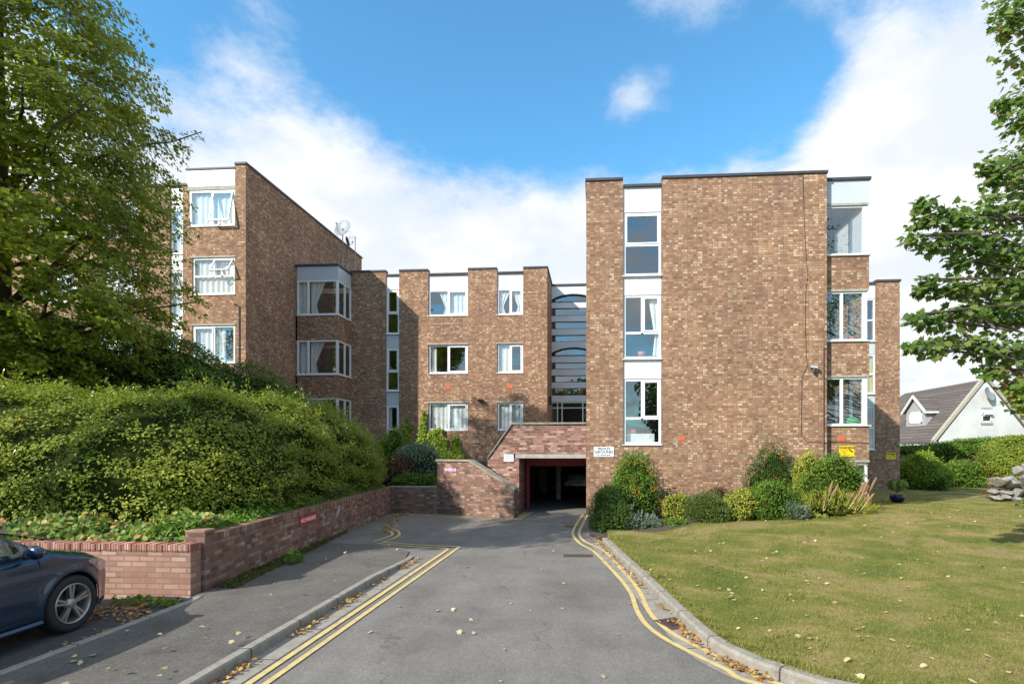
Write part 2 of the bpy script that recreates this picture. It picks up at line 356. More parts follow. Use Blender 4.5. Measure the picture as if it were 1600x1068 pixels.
class MB:
    def __init__(s): s.v = []; s.f = []; s.sm = []; s.uv = {}
    def add(s, vs, fs, smooth=False):
        b = len(s.v); s.v += [tuple(p) for p in vs]
        for f in fs: s.f.append(tuple(b+i for i in f)); s.sm.append(smooth)
        return b
    def box(s, x0, x1, y0, y1, z0, z1):
        if x0 > x1: x0, x1 = x1, x0
        if y0 > y1: y0, y1 = y1, y0
        if z0 > z1: z0, z1 = z1, z0
        s.add([(x0, y0, z0), (x1, y0, z0), (x1, y1, z0), (x0, y1, z0), (x0, y0, z1), (x1, y0, z1), (x1, y1, z1), (x0, y1, z1)],
              [(0, 3, 2, 1), (4, 5, 6, 7), (0, 1, 5, 4), (1, 2, 6, 5), (2, 3, 7, 6), (3, 0, 4, 7)]); return s
    def bbox(s, x0, x1, y0, y1, z0, z1, b=.006):
        """box with small chamfers"""
        bm = bmesh_box(x0, x1, y0, y1, z0, z1, b); s.add(*bm); return s
    def prism(s, pts, y0, y1):                       # polygon in x,z pushed from y0 to y1
        n = len(pts); vs = [(x, y0, z) for x, z in pts]+[(x, y1, z) for x, z in pts]
        fs = [tuple(range(n)), tuple(range(2*n-1, n-1, -1))]+[(i, i+n, (i+1) % n+n, (i+1) % n) for i in range(n)]
        s.add(vs, fs); return s
    def slab(s, pts, z0, z1):                        # polygon in x,y from z0 to z1
        n = len(pts); vs = [(x, y, z1) for x, y in pts]+[(x, y, z0) for x, y in pts]
        fs = [tuple(range(n)), tuple(range(2*n-1, n-1, -1))]+[(i, i+n, (i+1) % n+n, (i+1) % n) for i in range(n)]
        s.add(vs, fs); return s
    def tube(s, pts, r, n=8, cap=True):
        pts = [Vector(p) for p in pts]; rs = r if isinstance(r, (list, tuple)) else [r]*len(pts)
        rings = []
        up = Vector((0, 0, 1))
        for i, p in enumerate(pts):
            d = (pts[min(i+1, len(pts)-1)]-pts[max(i-1, 0)])
            d = d.normalized() if d.length > 1e-9 else Vector((0, 0, 1))
            a = d.cross(up if abs(d.z) < .95 else Vector((1, 0, 0))).normalized(); b = d.cross(a)
            rings.append([p+(a*math.cos(2*math.pi*k/n)+b*math.sin(2*math.pi*k/n))*rs[i] for k in range(n)])
        vs = [q for rg in rings for q in rg]
        fs = [(i*n+k, i*n+(k+1) % n, (i+1)*n+(k+1) % n, (i+1)*n+k) for i in range(len(pts)-1) for k in range(n)]
        if cap: fs += [tuple(range(n)), tuple((len(pts)-1)*n+k for k in range(n-1, -1, -1))]
        s.add(vs, fs, True); return s
    def lathe(s, prof, axis_o=(0, 0, 0), n=32, axis='z', smooth=True):   # prof: (r, h)
        vs = []
        for r, h in prof:
            for k in range(n):
                a = 2*math.pi*k/n; c, d = r*math.cos(a), r*math.sin(a)
                p = (c, d, h) if axis == 'z' else ((h, c, d) if axis == 'x' else (c, h, d))
                vs.append((p[0]+axis_o[0], p[1]+axis_o[1], p[2]+axis_o[2]))
        fs = [(i*n+k, i*n+(k+1) % n, (i+1)*n+(k+1) % n, (i+1)*n+k) for i in range(len(prof)-1) for k in range(n)]
        s.add(vs, fs, smooth); return s
    def quad(s, a, b, c, d): s.add([a, b, c, d], [(0, 1, 2, 3)]); return s
    def build(s, name, mat, parent=None, M=None, recalc=False):
        me = bpy.data.meshes.new(name); me.from_pydata(s.v, [], s.f); me.validate()
        for m in (mat if isinstance(mat, (list, tuple)) else [mat]): me.materials.append(m)
        me.polygons.foreach_set('use_smooth', s.sm[:len(me.polygons)]+[False]*max(0, len(me.polygons)-len(s.sm)))
        if recalc:
            import bmesh
            bm = bmesh.new(); bm.from_mesh(me); bmesh.ops.recalc_face_normals(bm, faces=bm.faces); bm.to_mesh(me); bm.free()
        boxuv(me)
        o = bpy.data.objects.new(name, me); return link(o, parent, M)
def boxuv(me):
    ul = me.uv_layers.new(name='UVMap'); n = len(me.loops)
    if not n: return
    co = np.empty(len(me.vertices)*3, 'f'); me.vertices.foreach_get('co', co); co = co.reshape(-1, 3)
    li = np.empty(n, 'i'); me.loops.foreach_get('vertex_index', li)
    nr = np.empty(len(me.polygons)*3, 'f'); me.polygons.foreach_get('normal', nr); nr = np.abs(nr.reshape(-1, 3))
    lt = np.empty(len(me.polygons), 'i'); me.polygons.foreach_get('loop_total', lt)
    ln = np.repeat(nr, lt, axis=0); p = co[li]
    uv = np.where((ln[:, 2:3] > .75), p[:, [0, 1]], np.where(ln[:, 1:2] >= ln[:, 0:1], p[:, [0, 2]], p[:, [1, 2]]))
    ul.data.foreach_set('uv', uv.astype('f').ravel())
def bmesh_box(x0, x1, y0, y1, z0, z1, b):
    import bmesh
    bm = bmesh.new(); bmesh.ops.create_cube(bm, size=1)
    for v in bm.verts: v.co = ((x0+x1)/2+v.co.x*(x1-x0), (y0+y1)/2+v.co.y*(y1-y0), (z0+z1)/2+v.co.z*(z1-z0))
    bmesh.ops.bevel(bm, geom=bm.edges[:], offset=b, segments=2, affect='EDGES', profile=.5)
    bm.verts.index_update(); vs = [tuple(v.co) for v in bm.verts]; fs = [tuple(v.index for v in f.verts) for f in bm.faces]; bm.free()
    return vs, fs
def struct(name, mb, mat, **k):
    return tag(mb.build(name, mat, **k), kind='structure')

def wall(mb, a0, a1, z0, z1, holes, t=.25, y=0.0):
    """wall of thickness t on the line y, from a0 to a1, with rectangular holes (x0,x1,z0,z1)"""
    xs = sorted({a0, a1, *[h[0] for h in holes], *[h[1] for h in holes]}); xs = [x for x in xs if a0-1e-6 <= x <= a1+1e-6]
    for xa, xb in zip(xs, xs[1:]):
        if xb-xa < 1e-5: continue
        xm = (xa+xb)/2; hs = sorted([h for h in holes if h[0] < xm < h[1]], key=lambda h: h[2]); z = z0
        for h in hs:
            if h[2] > z+1e-5: mb.box(xa, xb, y, y+t, z, h[2])
            z = max(z, h[3])
        if z < z1-1e-5: mb.box(xa, xb, y, y+t, z, z1)

def curtain_mesh(mb, x0, x1, z0, z1, y, style='net', n=None):
    """pleated cloth; style: net, left, right (tied to a side), both"""
    w = x1-x0
    def sheet(xa, xb, tie=None):
        k = max(14, int((xb-xa)*70)); rows = 10; vs = []; ph = random.random()*6
        for r in range(rows+1):
            tz = r/rows; z = z0+(z1-z0)*tz
            for i in range(k+1):
                s = i/k
                if tie == 'l':
                    wd = .35+.65*abs(tz-.33)/.67 if tz > .33 else .35+.2*(.33-tz)/.33; x = xa+(xb-xa)*s*wd
                elif tie == 'r':
                    wd = .35+.65*abs(tz-.33)/.67 if tz > .33 else .35+.2*(.33-tz)/.33; x = xb-(xb-xa)*(1-s)*wd
                else: x = xa+(xb-xa)*s
                vs.append((x, y+.022*math.sin(s*k*.42+ph+.5*math.sin(s*9))*(1-.3*tz), z))
        fs = [(r*(k+1)+i, r*(k+1)+i+1, (r+1)*(k+1)+i+1, (r+1)*(k+1)+i) for r in range(rows) for i in range(k)]
        mb.add(vs, fs, True)
    if style == 'net': sheet(x0, x1)
    elif style == 'left': sheet(x0, x0+w*.55, 'l')
    elif style == 'right': sheet(x1-w*.55, x1, 'r')
    elif style == 'both': sheet(x0, x0+w*.48, 'l'); sheet(x1-w*.48, x1, 'r')
    elif style == 'sideleft': sheet(x0, x0+w*.3)
    elif style == 'sideright': sheet(x1-w*.28, x1)
    elif style == 'sides': sheet(x0, x0+w*.22); sheet(x1-w*.22, x1)

def window(parent, M, x0, x1, z0, z1, lights, cur=None, rec=.06, sill=True, room=1.3, curm=None, name='window', label=None, fr=.075, lintel=False, backing=True):
    """one window in wall coordinates (x along the wall, -y outwards). lights: (fx0,fx1,fz0,fz1,kind)"""
    f = MB(); y0, y1 = rec, rec+.07
    f.bbox(x0, x0+fr, y0, y1, z0, z1); f.bbox(x1-fr, x1, y0, y1, z0, z1)
    f.box(x0+fr, x1-fr, y0+.002, y1, z0, z0+fr); f.box(x0+fr, x1-fr, y0+.002, y1, z1-fr, z1)
    ix0, ix1, iz0, iz1 = x0+fr, x1-fr, z0+fr, z1-fr; W, Hh = ix1-ix0, iz1-iz0
    bars = .036; panes = []; opens = []
    for (a, b, c, d, k) in lights:
        px0, px1, pz0, pz1 = ix0+W*a, ix0+W*b, iz0+Hh*c, iz0+Hh*d
        if a > 0: f.box(px0-bars, px0+bars, y0+.004, y1, pz0, pz1); px0 += bars
        if b < 1: px1 -= bars
        if c > 0: f.box(px0, px1, y0+.006, y1, pz0-bars, pz0+bars); pz0 += bars
        if d < 1: pz1 -= bars
        if k == 'f': panes.append((px0, px1, pz0, pz1, y0+.035))
        elif k == 's' or k == 'S':
            sf = .045; ya = y0-.012; yb = y0+.05
            f.bbox(px0, px0+sf, ya, yb, pz0, pz1, .004); f.bbox(px1-sf, px1, ya, yb, pz0, pz1, .004)
            f.box(px0+sf, px1-sf, ya+.002, yb, pz0, pz0+sf); f.box(px0+sf, px1-sf, ya+.002, yb, pz1-sf, pz1)
            panes.append((px0+sf, px1-sf, pz0+sf, pz1-sf, y0+.025))
        else: opens.append((px0, px1, pz0, pz1, k))
    root = f.build(name, UP, parent, M)
    if label: root['label'] = label
    p = MB()
    for (a, b, c, d, y) in panes: p.quad((a, y, c), (b, y, c), (b, y, d), (a, y, d))
    if panes: p.build('pane', GLASS, root, M)
    for (a, b, c, d, k) in opens:                    # an open sash swings out about its top (t) or tilts in (i)
        sf = .045; s_ = MB(); w_, h_ = b-a, d-c
        s_.bbox(0, sf, 0, .05, -h_, 0, .004); s_.bbox(w_-sf, w_, 0, .05, -h_, 0, .004)
        s_.box(sf, w_-sf, .002, .05, -h_, -h_+sf); s_.box(sf, w_-sf, .002, .05, -sf, 0)
        ang = {'t': -13, 'T': -32, 'i': 0}[k] if k in 'tTi' else 0
        MM = M @ Matrix.Translation(Vector((a, y0-.03, d))) @ Matrix.Rotation(R(ang), 4, 'X')
        if k == 'i': MM = M @ Matrix.Translation(Vector((a, y0+.02, d))) @ Matrix.Translation(Vector((0, 0, -h_))) @ Matrix.Rotation(R(-9), 4, 'X') @ Matrix.Translation(Vector((0, 0, h_)))
        so = s_.build('open_sash', UP, root, MM)
        q = MB(); q.quad((sf, .02, -h_+sf), (w_-sf, .02, -h_+sf), (w_-sf, .02, -sf), (sf, .02, -sf)); q.build('sash_pane', GLASS, root, MM)
    if sill:
        s_ = MB(); s_.bbox(x0-.03, x1+.03, -.035, y0+.02, z0-.03, z0-.001, .005); s_.build('sill', UP, root, M)
    if lintel:
        s_ = MB(); s_.box(x0-.06, x1+.02, -.012, .05, z1+.001, z1+.06); s_.build('lintel', CONC, root, M)
    if cur:
        c_ = MB()
        cs = cur if isinstance(cur, list) else [(0, 1, 0, 1, cur)]
        for (a, b, c, d, st) in cs: curtain_mesh(c_, ix0+W*a+.01, ix0+W*b-.01, iz0+Hh*c, iz0+Hh*d, y1+.05, st)
        c_.build('curtain', curm or NET, root, M)
    if backing:
        r_ = MB(); e = .001; ya = .255; yb = ya+room
        X0, X1, Z0, Z1 = x0-.03, x1+.03, z0-.05, z1+.05
        r_.quad((X0, yb, Z0), (X1, yb, Z0), (X1, yb, Z1), (X0, yb, Z1)); r_.quad((X0, ya, Z0), (X0, yb, Z0), (X0, yb, Z1), (X0, ya, Z1))
        r_.quad((X1, ya, Z0), (X1, yb, Z0), (X1, yb, Z1), (X1, ya, Z1)); r_.quad((X0, ya, Z0), (X1, ya, Z0), (X1, yb, Z0), (X0, yb, Z0))
        r_.quad((X0, ya, Z1), (X1, ya, Z1), (X1, yb, Z1), (X0, yb, Z1))
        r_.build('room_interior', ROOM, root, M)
    return root

def panel(parent, M, x0, x1, z0, z1, mat=None, y=.05, name='cladding_panel'):
    p = MB(); p.box(x0, x1, y, y+.12, z0, z1)
    n = max(1, round((x1-x0)/.9))
    p.box(x0, x1, y-.012, y, z0, z0+.02)
    return p.build(name, mat or WP, parent, M)

def text(parent, M, s, size, mat, loc, name='lettering', bold=0.0, sx=1.0, ext=.0015):
    c = bpy.data.curves.new('t', 'FONT'); c.body = s; c.size = size; c.align_x = 'CENTER'; c.align_y = 'CENTER'
    c.offset = bold; c.extrude = ext; c.resolution_u = 3
    tmp = bpy.data.objects.new('t', c); COL.objects.link(tmp)
    dg = bpy.context.evaluated_depsgraph_get(); dg.update()
    me = bpy.data.meshes.new_from_object(tmp.evaluated_get(dg)); bpy.data.objects.remove(tmp)
    me.name = name; me.materials.clear(); me.materials.append(mat)
    o = bpy.data.objects.new(name, me)
    return link(o, parent, M @ Matrix.Translation(Vector(loc)) @ Matrix.Rotation(R(90), 4, 'X') @ Matrix.Diagonal((sx, 1, 1, 1)))

# ================================================================== BUILDINGS
ZB = -.3
# ---- right block -------------------------------------------------------------
YR = 17.35
rb = thing('apartment_block', 'nearest brown brick apartment block, right of the garage, with a large blank wall', 'building', (-.27, YR, 0))
X = lambda u, Y=YR: atY(u, 600, Y)[0]
def Z(u, v, Y=YR): return atY(u, v, Y)[2]
x0, x1, x2, x3 = X(916), X(973.5), X(1034), X(1292)
zt = Z(1165, 275)
zcol = Z(1000, 290); I = Matrix.Translation(Vector((0, YR, 0)))
w1 = (Z(1003, 430), Z(1003, 330.5)); w2 = (Z(1003, 560), Z(1003, 460)); w3 = (Z(1003, 694), Z(1003, 591))
b = MB()
wall(b, x0, x3, ZB, zt, [(x1, x2, w3[0], zt+1)])
b.box(x0, x0+.25, YR-YR+.25, 1.6, ZB, zt); b.box(x0, x0+.25, 1.6, 4.9, 2.35, zt)
b.box(x3-.25, x3, .25, 4.9, ZB, zt); b.box(x0, x3, 4.9, 5.15, 2.35, zt)
# brick behind the window column so nothing shows through between the windows
b.build('brick_wall', BR, rb, I)
b = MB(); b.box(x0+.25, x3-.25, .25, 4.9, zt-.5, zt-.4); b.build('flat_roof', ROOFT, rb, I)
b = MB(); cap = .085
for (a, c, z) in ((x0-.03, x1, zt), (x2, x3+.03, zt)): b.bbox(a, c, -.04, .29, z, z+cap, .008)
b.bbox(x1, x2, -.02, .27, zcol-.03, zcol+.055, .008)
b.box(x0-.03, x0+.29, .29, 5.15, zt, zt+cap); b.box(x3-.29, x3+.03, .29, 5.15, zt, zt+cap)
b.build('parapet_capping', CAPM, rb, I)
panel(rb, I, x1+.01, x2-.01, w1[1], zcol-.03); panel(rb, I, x1+.01, x2-.01, w2[1], w1[0]-.03); panel(rb, I, x1+.01, x2-.01, w3[1], w2[0]-.03)
window(rb, I, x1+.01, x2-.01, w1[0], w1[1], [(0, 1, 0, .485, 'f'), (0, 1, .485, 1, 's')])
window(rb, I, x1+.01, x2-.01, w2[0], w2[1], [(0, 1, 0, .40, 'f'), (0, .5, .40, 1, 'f'), (.5, 1, .40, 1, 's')], cur=[(.45, 1, .02, 1, 'right')])
wl = window(rb, I, x1+.01, x2-.01, w3[0], w3[1], [(0, 1, 0, .39, 'f'), (0, .5, .39, 1, 'f'), (.5, 1, .39, 1, 's')], curm=NET)
# things on the sill of the lowest window
b = MB(); b.box(x1+.12, x2-.2, .22, .5, w3[0]+.02, w3[0]+.34); b.build('sill_cupboard', plain('cupboard', (.72, .74, .74), .5), wl, I)
b = MB(); b.bbox(x1+.12, x1+.42, .24, .4, w3[0]+.345, w3[0]+.48, .03); b.build('red_box', plain('red_box', (.6, .03, .08), .5), wl, I)
wl2 = MB(); zb = w2[0]+.1
wl2.lathe([(.0, zb), (.09, zb), (.12, zb+.16), (.0, zb+.16)], ((x1+x2)/2, .3, 0), 14); wl2.build('flower_pot', TERRA, rb, I)
def vent(parent, M, x, z, w_=.20, h_=.145):
    b = MB(); b.bbox(x-w_/2, x+w_/2, -.012, .02, z-h_/2, z+h_/2, .004)
    for i in range(5):
        for j in range(3): b.box(x-w_/2+.02+i*.034, x-w_/2+.04+i*.034, -.016, -.011, z-h_/2+.02+j*.04, z-h_/2+.045+j*.04)
    b.build('air_brick', TERRA, parent, M)
vent(rb, I, X(1065.5), Z(1065, 685)); 
# bay to the right of the blank wall
YB_ = 17.56; IB = Matrix.Translation(Vector((0, YB_, 0)))
Zb = lambda u, v: atY(u, v, YB_)[2]; xb0, xb1 = x3, X(1358, YB_)
zA = Zb(1325, 280.5); t1 = (Zb(1325, 398), Zb(1325, 321)); t2 = (Zb(1325, 532), Zb(1325, 455)); t3 = (Zb(1325, 664), Zb(1325, 589)); t4 = (Zb(1350, 758), Zb(1350, 722))
b = MB(); bw = 2.2
for za, zb in ((t2[1]+.06, t1[0]-.03), (t3[1]+.06, t2[0]-.03), (t4[1]+.08, t3[0]-.03)):
    b.box(xb0, xb1, 0, .22, za, zb); b.box(xb1-.22, xb1, .22, bw, za, zb)
b.box(xb0, X(1338, YB_), 0, .22, ZB, t4[1]+.08); b.box(xb0, xb1, 0, .22, ZB, t4[0]); b.box(xb1-.22, xb1, .3, bw, ZB, t4[1]+.08)
b.box(xb0, xb1, bw, bw+.2, ZB, zA-.1)
b.build('bay_wall', BR, rb, IB)
b = MB(); b.box(xb0, xb1, 0, .12, t1[1]+.07, zA-.03); b.box(xb1-.12, xb1, .12, bw, t1[1]+.07, zA-.03); b.build('cladding_panel', LP, rb, IB)
b = MB(); b.bbox(xb0, xb1+.05, -.05, bw+.25, zA-.03, zA+.06, .008); b.build('bay_roof_capping', CAPM, rb, IB)
for z in (t1[1]+.005, t2[1]+.005, t3[1]+.005):
    b = MB(); b.box(xb0, xb1-.01, -.01, .2, z, z+.055); b.box(xb1-.2, xb1-.01, .2, bw, z, z+.055); b.build('bay_lintel', CONC, rb, IB)
b = MB(); b.box(X(1325, YB_), xb1+.01, -.012, .1, t4[1]+.01, t4[1]+.075); b.build('bay_lintel', CONC, rb, IB)
for k, (za, zb) in enumerate((t1, t2, t3)):
    f = MB(); p = MB(); ex = xb1-.04
    f.bbox(ex-.13, ex, .03, .16, za, zb, .006)
    f.box(xb0, ex-.13, .035, .10, za, za+.055); f.box(xb0, ex-.13, .035, .10, zb-.055, zb)
    f.box(ex-.1, ex-.005, .16, bw, za, za+.055); f.box(ex-.1, ex-.005, .16, bw, zb-.055, zb); f.bbox(ex-.1, ex, bw-.1, bw, za, zb, .006)
    f.bbox(xb0, xb1+.05, -.05, .1, za-.03, za-.002, .004); f.box(xb1-.1, xb1+.05, .1, bw, za-.03, za-.002)
    f.box(ex-.1, ex-.006, 1.0, 1.07, za+.055, zb-.055)
    if k: f.bbox(xb0+.50, xb0+.58, .036, .11, za+.05, zb-.05, .004); f.bbox(xb0, xb0+.06, .036, .11, za+.05, zb-.05, .004)
    ww = f.build('corner_window', UP, rb, IB)
    p.quad((xb0, .07, za+.05), (ex-.12, .07, za+.05), (ex-.12, .07, zb-.05), (xb0, .07, zb-.05))
    p.quad((ex-.05, .15, za+.05), (ex-.05, bw-.1, za+.05), (ex-.05, bw-.1, zb-.05), (ex-.05, .15, zb-.05))
    p.build('pane', GLASS, ww, IB)
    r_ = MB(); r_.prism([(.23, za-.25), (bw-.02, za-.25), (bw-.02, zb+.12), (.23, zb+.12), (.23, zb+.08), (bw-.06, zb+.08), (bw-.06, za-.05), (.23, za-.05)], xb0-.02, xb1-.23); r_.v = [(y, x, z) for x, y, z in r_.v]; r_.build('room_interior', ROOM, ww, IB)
    if k == 2:
        c_ = MB(); c_.lathe([(0, za+.06), (.22, za+.06), (.26, za+.12), (.2, za+.22), (.0, za+.26)], (xb0+.95, .35, 0), 16); c_.build('green_cushion', plain('green_cloth', (.02, .35, .10), .8), ww, IB)
    if k == 1:
        c_ = MB(); c_.lathe([(0, za+.06), (.06, za+.06), (.08, za+.16), (.0, za+.16)], (xb0+.93, .2, 0), 14); c_.build('flower_pot', TERRA, ww, IB)
        c_ = MB()
        for q in range(16):
            a = q*.8; c_.tube([(xb0+.93, .2, za+.15), (xb0+.93+.10*math.cos(a), .2+.06*math.sin(a), za+.24+.02*(q % 6))], [.006, .022], 5)
        c_.build('house_plant', L_GREEN, ww, IB)
window(rb, IB, X(1338, YB_), xb1-.02, t4[0], t4[1], [(0, 1, 0, 1, 'f')], sill=False, backing=False)
vent(rb, IB, X(1315, YB_), Zb(1315, 685))
# rear end of the same block, behind the bay
YT = 28.2; IT = Matrix.Translation(Vector((0, YT, 0))); Zt = lambda u, v: atY(u, v, YT)[2]
xs0, xs1, xs2 = X(1351, YT), X(1368, YT), X(1406, YT)
b = MB(); wall(b, .0, xs2, ZB, Zt(1390, 440), [(xs0, xs1, Zt(1360, 703), 99)], y=0); b.box(xs2-.25, xs2, .25, 9, ZB, Zt(1390, 440))
b.build('rear_wing_wall', BR, rb, IT)
b = MB(); b.bbox(xs1, xs2+.05, -.05, .3, Zt(1390, 440), Zt(1390, 436.5), .01); b.box(xs0, xs1, -.02, .25, Zt(1360, 444), Zt(1360, 440.5)); b.box(xs2-.3, xs2+.05, .3, 9, Zt(1390, 440), Zt(1390, 436.5))
b.build('rear_wing_capping', CAPM, rb, IT)
for (va, vb) in ((444, 466), (533, 553), (615, 634)): panel(rb, IT, xs0, xs1, Zt(1360, vb), Zt(1360, va), WP if va < 500 else GP)
for i, (va, vb) in enumerate(((466, 533), (553, 615), (634, 702))):
    window(rb, IT, xs0, xs1, Zt(1360, vb), Zt(1360, va), [(0, 1, 0, .5, 'f'), (0, 1, .5, 1, 'f')], cur='net' if i == 1 else None, curm=YCUR, sill=True)

# ---- centre block --------------------------------------------------------------
YC = 25.0; IC = Matrix.Translation(Vector((0, YC, 0)))
cb = thing('apartment_block', 'three-storey brown brick block in the centre, with white panels between its piers', 'building', (-6.5, YC, 0))
Xc = lambda u: X(u, YC); Zc = lambda u, v: atY(u, v, YC)[2]
cl, cr = Xc(548), Xc(855); ztc = Zc(750, 421)
cols = [(603, 623.5), (669, 731), (776.5, 817.5)]
zw = [(Zc(700, 452), Zc(700, 493)), (Zc(700, 538), Zc(700, 583)), (Zc(700, 629), Zc(700, 672))]   # (top, bottom)
zpan = Zc(700, 428.5)
holes = [(Xc(603), Xc(623.5), Zc(613, 690), 99)]
for (ua, ub) in cols[1:]:
    holes += [(Xc(ua), Xc(ub), zw[0][1], 99), (Xc(ua), Xc(ub), zw[1][1], zw[1][0]), (Xc(ua), Xc(ub), zw[2][1], zw[2][0])]
b = MB(); wall(b, cl, cr, .3, ztc, holes); b.box(cr-.25, cr, .25, 3.0, 0, ztc); b.box(cl, cl+.25, .25, 6, 0, ztc)
b.build('brick_wall', BR, cb, IC)
b = MB(); e = [cl, Xc(603), Xc(623.5), Xc(669), Xc(731), Xc(776.5), Xc(817.5), cr+.04]
for a, c in ((0, 1), (2, 3), (4, 5), (6, 7)): b.bbox(e[a]+.0, e[c]+.0, -.04, .29, ztc, ztc+.085, .01)
for a, c in ((1, 2), (3, 4), (5, 6)): b.box(e[a], e[c], -.02, .27, zpan, zpan+.07)
b.box(cr-.29, cr+.04, .29, 3.0, ztc, ztc+.085)
b.build('parapet_capping', CAPM, cb, IC)
b = MB(); b.box(cl, cr-.25, .25, 7, ztc-.5, ztc-.4); b.build('flat_roof', ROOFT, cb, IC)
for (ua, ub) in cols[1:]: panel(cb, IC, Xc(ua)+.005, Xc(ub)-.005, zw[0][0], zpan, y=.07)
sty = [[('right', 'net'), 'sides', 'net'], ['both', 'left', 'net']]
for ci, (ua, ub) in enumerate(cols[1:]):
    for k in range(3):
        if ci == 0 and k == 0: cu = [(0, .5, 0, 1, 'right'), (.5, 1, 0, 1, 'net')]
        elif ci == 0 and k == 1: cu = [(0, .5, 0, 1, 'sideleft')]
        elif ci == 1 and k == 0: cu = [(0, 1, 0, 1, 'both')]
        elif ci == 1 and k == 1: cu = [(0, .5, 0, 1, 'net')]
        else: cu = [(0, .5, 0, 1, 'net'), (.5, 1, 0, 1, 'net')]
        sp_ = .5 if ci == 0 else .5
        window(cb, IC, Xc(ua)+.01, Xc(ub)-.01, zw[k][1], zw[k][0], [(0, sp_, 0, 1, 'f'), (sp_, 1, 0, 1, 's')], cur=cu, lintel=k > 0)
for uu, vv in ((700, 605.5), (796, 604.5)): vent(cb, IC, Xc(uu), Zc(uu, vv), .26, .17)
xa, xb = Xc(603)+.005, Xc(623.5)-.005
panel(cb, IC, xa, xb, Zc(613, 452), Zc(613, 429)); panel(cb, IC, xa, xb, Zc(613, 543), Zc(613, 523), GP); panel(cb, IC, xa, xb, Zc(613, 632), Zc(613, 612), GP)
window(cb, IC, xa, xb, Zc(613, 521.5), Zc(613, 452), [(0, 1, 0, .47, 'f'), (0, 1, .47, 1, 's')])
window(cb, IC, xa, xb, Zc(613, 610.5), Zc(613, 543), [(0, 1, 0, .45, 'f'), (0, 1, .45, 1, 's')])
window(cb, IC, xa, xb, Zc(613, 689), Zc(613, 632), [(0, 1, 0, .3, 'f'), (0, 1, .3, 1, 's')], cur=[(0, 1, .3, 1, 'sideleft')])
b = MB(); x_, z_ = Xc(751), Zc(751, 625.5); b.bbox(x_-.13, x_+.13, -.22, 0, z_-.03, z_+.05, .02); b.build('wall_lamp', DARK, cb, IC)
b = MB(); x_, z_ = cr, Zc(858, 622); b.bbox(x_, x_+.1, 1.0, 1.15, z_-.2, z_+.2, .02); b.build('intercom_box', DARK, cb, IC)
# corner bay on the left flank block, built with the centre block's floors
YBc = 23.68; XL = -13.16; Ib = Matrix.Translation(Vector((0, YBc, 0))); Zq = lambda v: atY(495, v, YBc)[2]
bx1 = X(528, YBc); bd = YC-YBc
b = MB(); zr = Zq(413.5); wA = (Zq(492), Zq(438)); wB = (Zq(585), Zq(531.5)); wC = (Zq(675), Zq(622))
for za, zb in ((wB[1], wA[0]-.03), (wC[1], wB[0]-.03), (.3, wC[0]-.03)):
    b.box(XL, bx1, 0, .2, za, zb); b.box(bx1-.2, bx1, .2, bd, za, zb)
b.box(XL, XL+.07, 0, .2, .3, zr-.1)
b.build('bay_wall', BR, cb, Ib)
b = MB(); b.box(XL+.07, bx1, 0, .1, wA[1], zr-.07); b.box(bx1-.1, bx1, .1, bd, wA[1], zr-.07); b.build('cladding_panel', GP, cb, Ib)
b = MB(); b.bbox(XL, bx1+.06, -.06, bd+.3, zr-.07, zr+.02, .01); b.build('bay_roof_capping', CAPM, cb, Ib)
for k, (za, zb) in enumerate((wA, wB, wC)):
    f = MB(); p = MB(); L = XL+.07; wd = bx1-L
    f.bbox(bx1-.09, bx1+.01, -.01, .09, za, zb, .005); f.bbox(L, L+.07, -.01, .06, za, zb, .005); f.bbox(L+wd*.25, L+wd*.25+.08, -.008, .06, za, zb, .005)
    f.box(L+.07, bx1-.09, -.006, .06, za, za+.07); f.box(L+.07, bx1-.09, -.006, .06, zb-.06, zb)
    f.box(bx1-.06, bx1+.006, .09, bd, za, za+.07); f.box(bx1-.06, bx1+.006, .09, bd, zb-.06, zb); f.bbox(bx1-.06, bx1+.01, bd*.5, bd*.5+.09, za, zb, .005); f.bbox(bx1-.06, bx1+.01, bd-.09, bd, za, zb, .005)
    f.bbox(L-.02, bx1+.05, -.05, .05, za-.03, za-.001, .004); f.box(bx1-.05, bx1+.05, .05, bd, za-.03, za-.001)
    ww = f.build('corner_window', UP, cb, Ib)
    p.quad((L, .02, za), (bx1-.05, .02, za), (bx1-.05, .02, zb), (L, .02, zb)); p.quad((bx1-.02, .05, za), (bx1-.02, bd, za), (bx1-.02, bd, zb), (bx1-.02, .05, zb))
    p.build('pane', GLASS, ww, Ib)
    c_ = MB(); curtain_mesh(c_, L+.02, L+wd*.27, za, zb, .16, 'net'); curtain_mesh(c_, L+wd*.3, L+wd*.95, za, zb, .16, 'left')
    c_.build('curtain', NET, ww, Ib)
    r_ = MB(); r_.box(XL, bx1-.21, .21, bd, za-.3, za-.04); r_.box(XL, bx1-.12, .12, bd, zb+.02, zb+.06)
    r_.quad((XL-0+.01, .2, za-.3), (XL+.01, bd+.9, za-.3), (XL+.01, bd+.9, zb+.05), (XL+.01, .2, zb+.05))
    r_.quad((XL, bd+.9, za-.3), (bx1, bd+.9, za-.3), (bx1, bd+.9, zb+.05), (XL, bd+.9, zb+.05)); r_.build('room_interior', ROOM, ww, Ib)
b = MB(); b.bbox(X(488, YBc), X(496, YBc), -.012, .02, Zq(607), Zq(601), .003); b.build('air_brick', TERRA, cb, Ib)

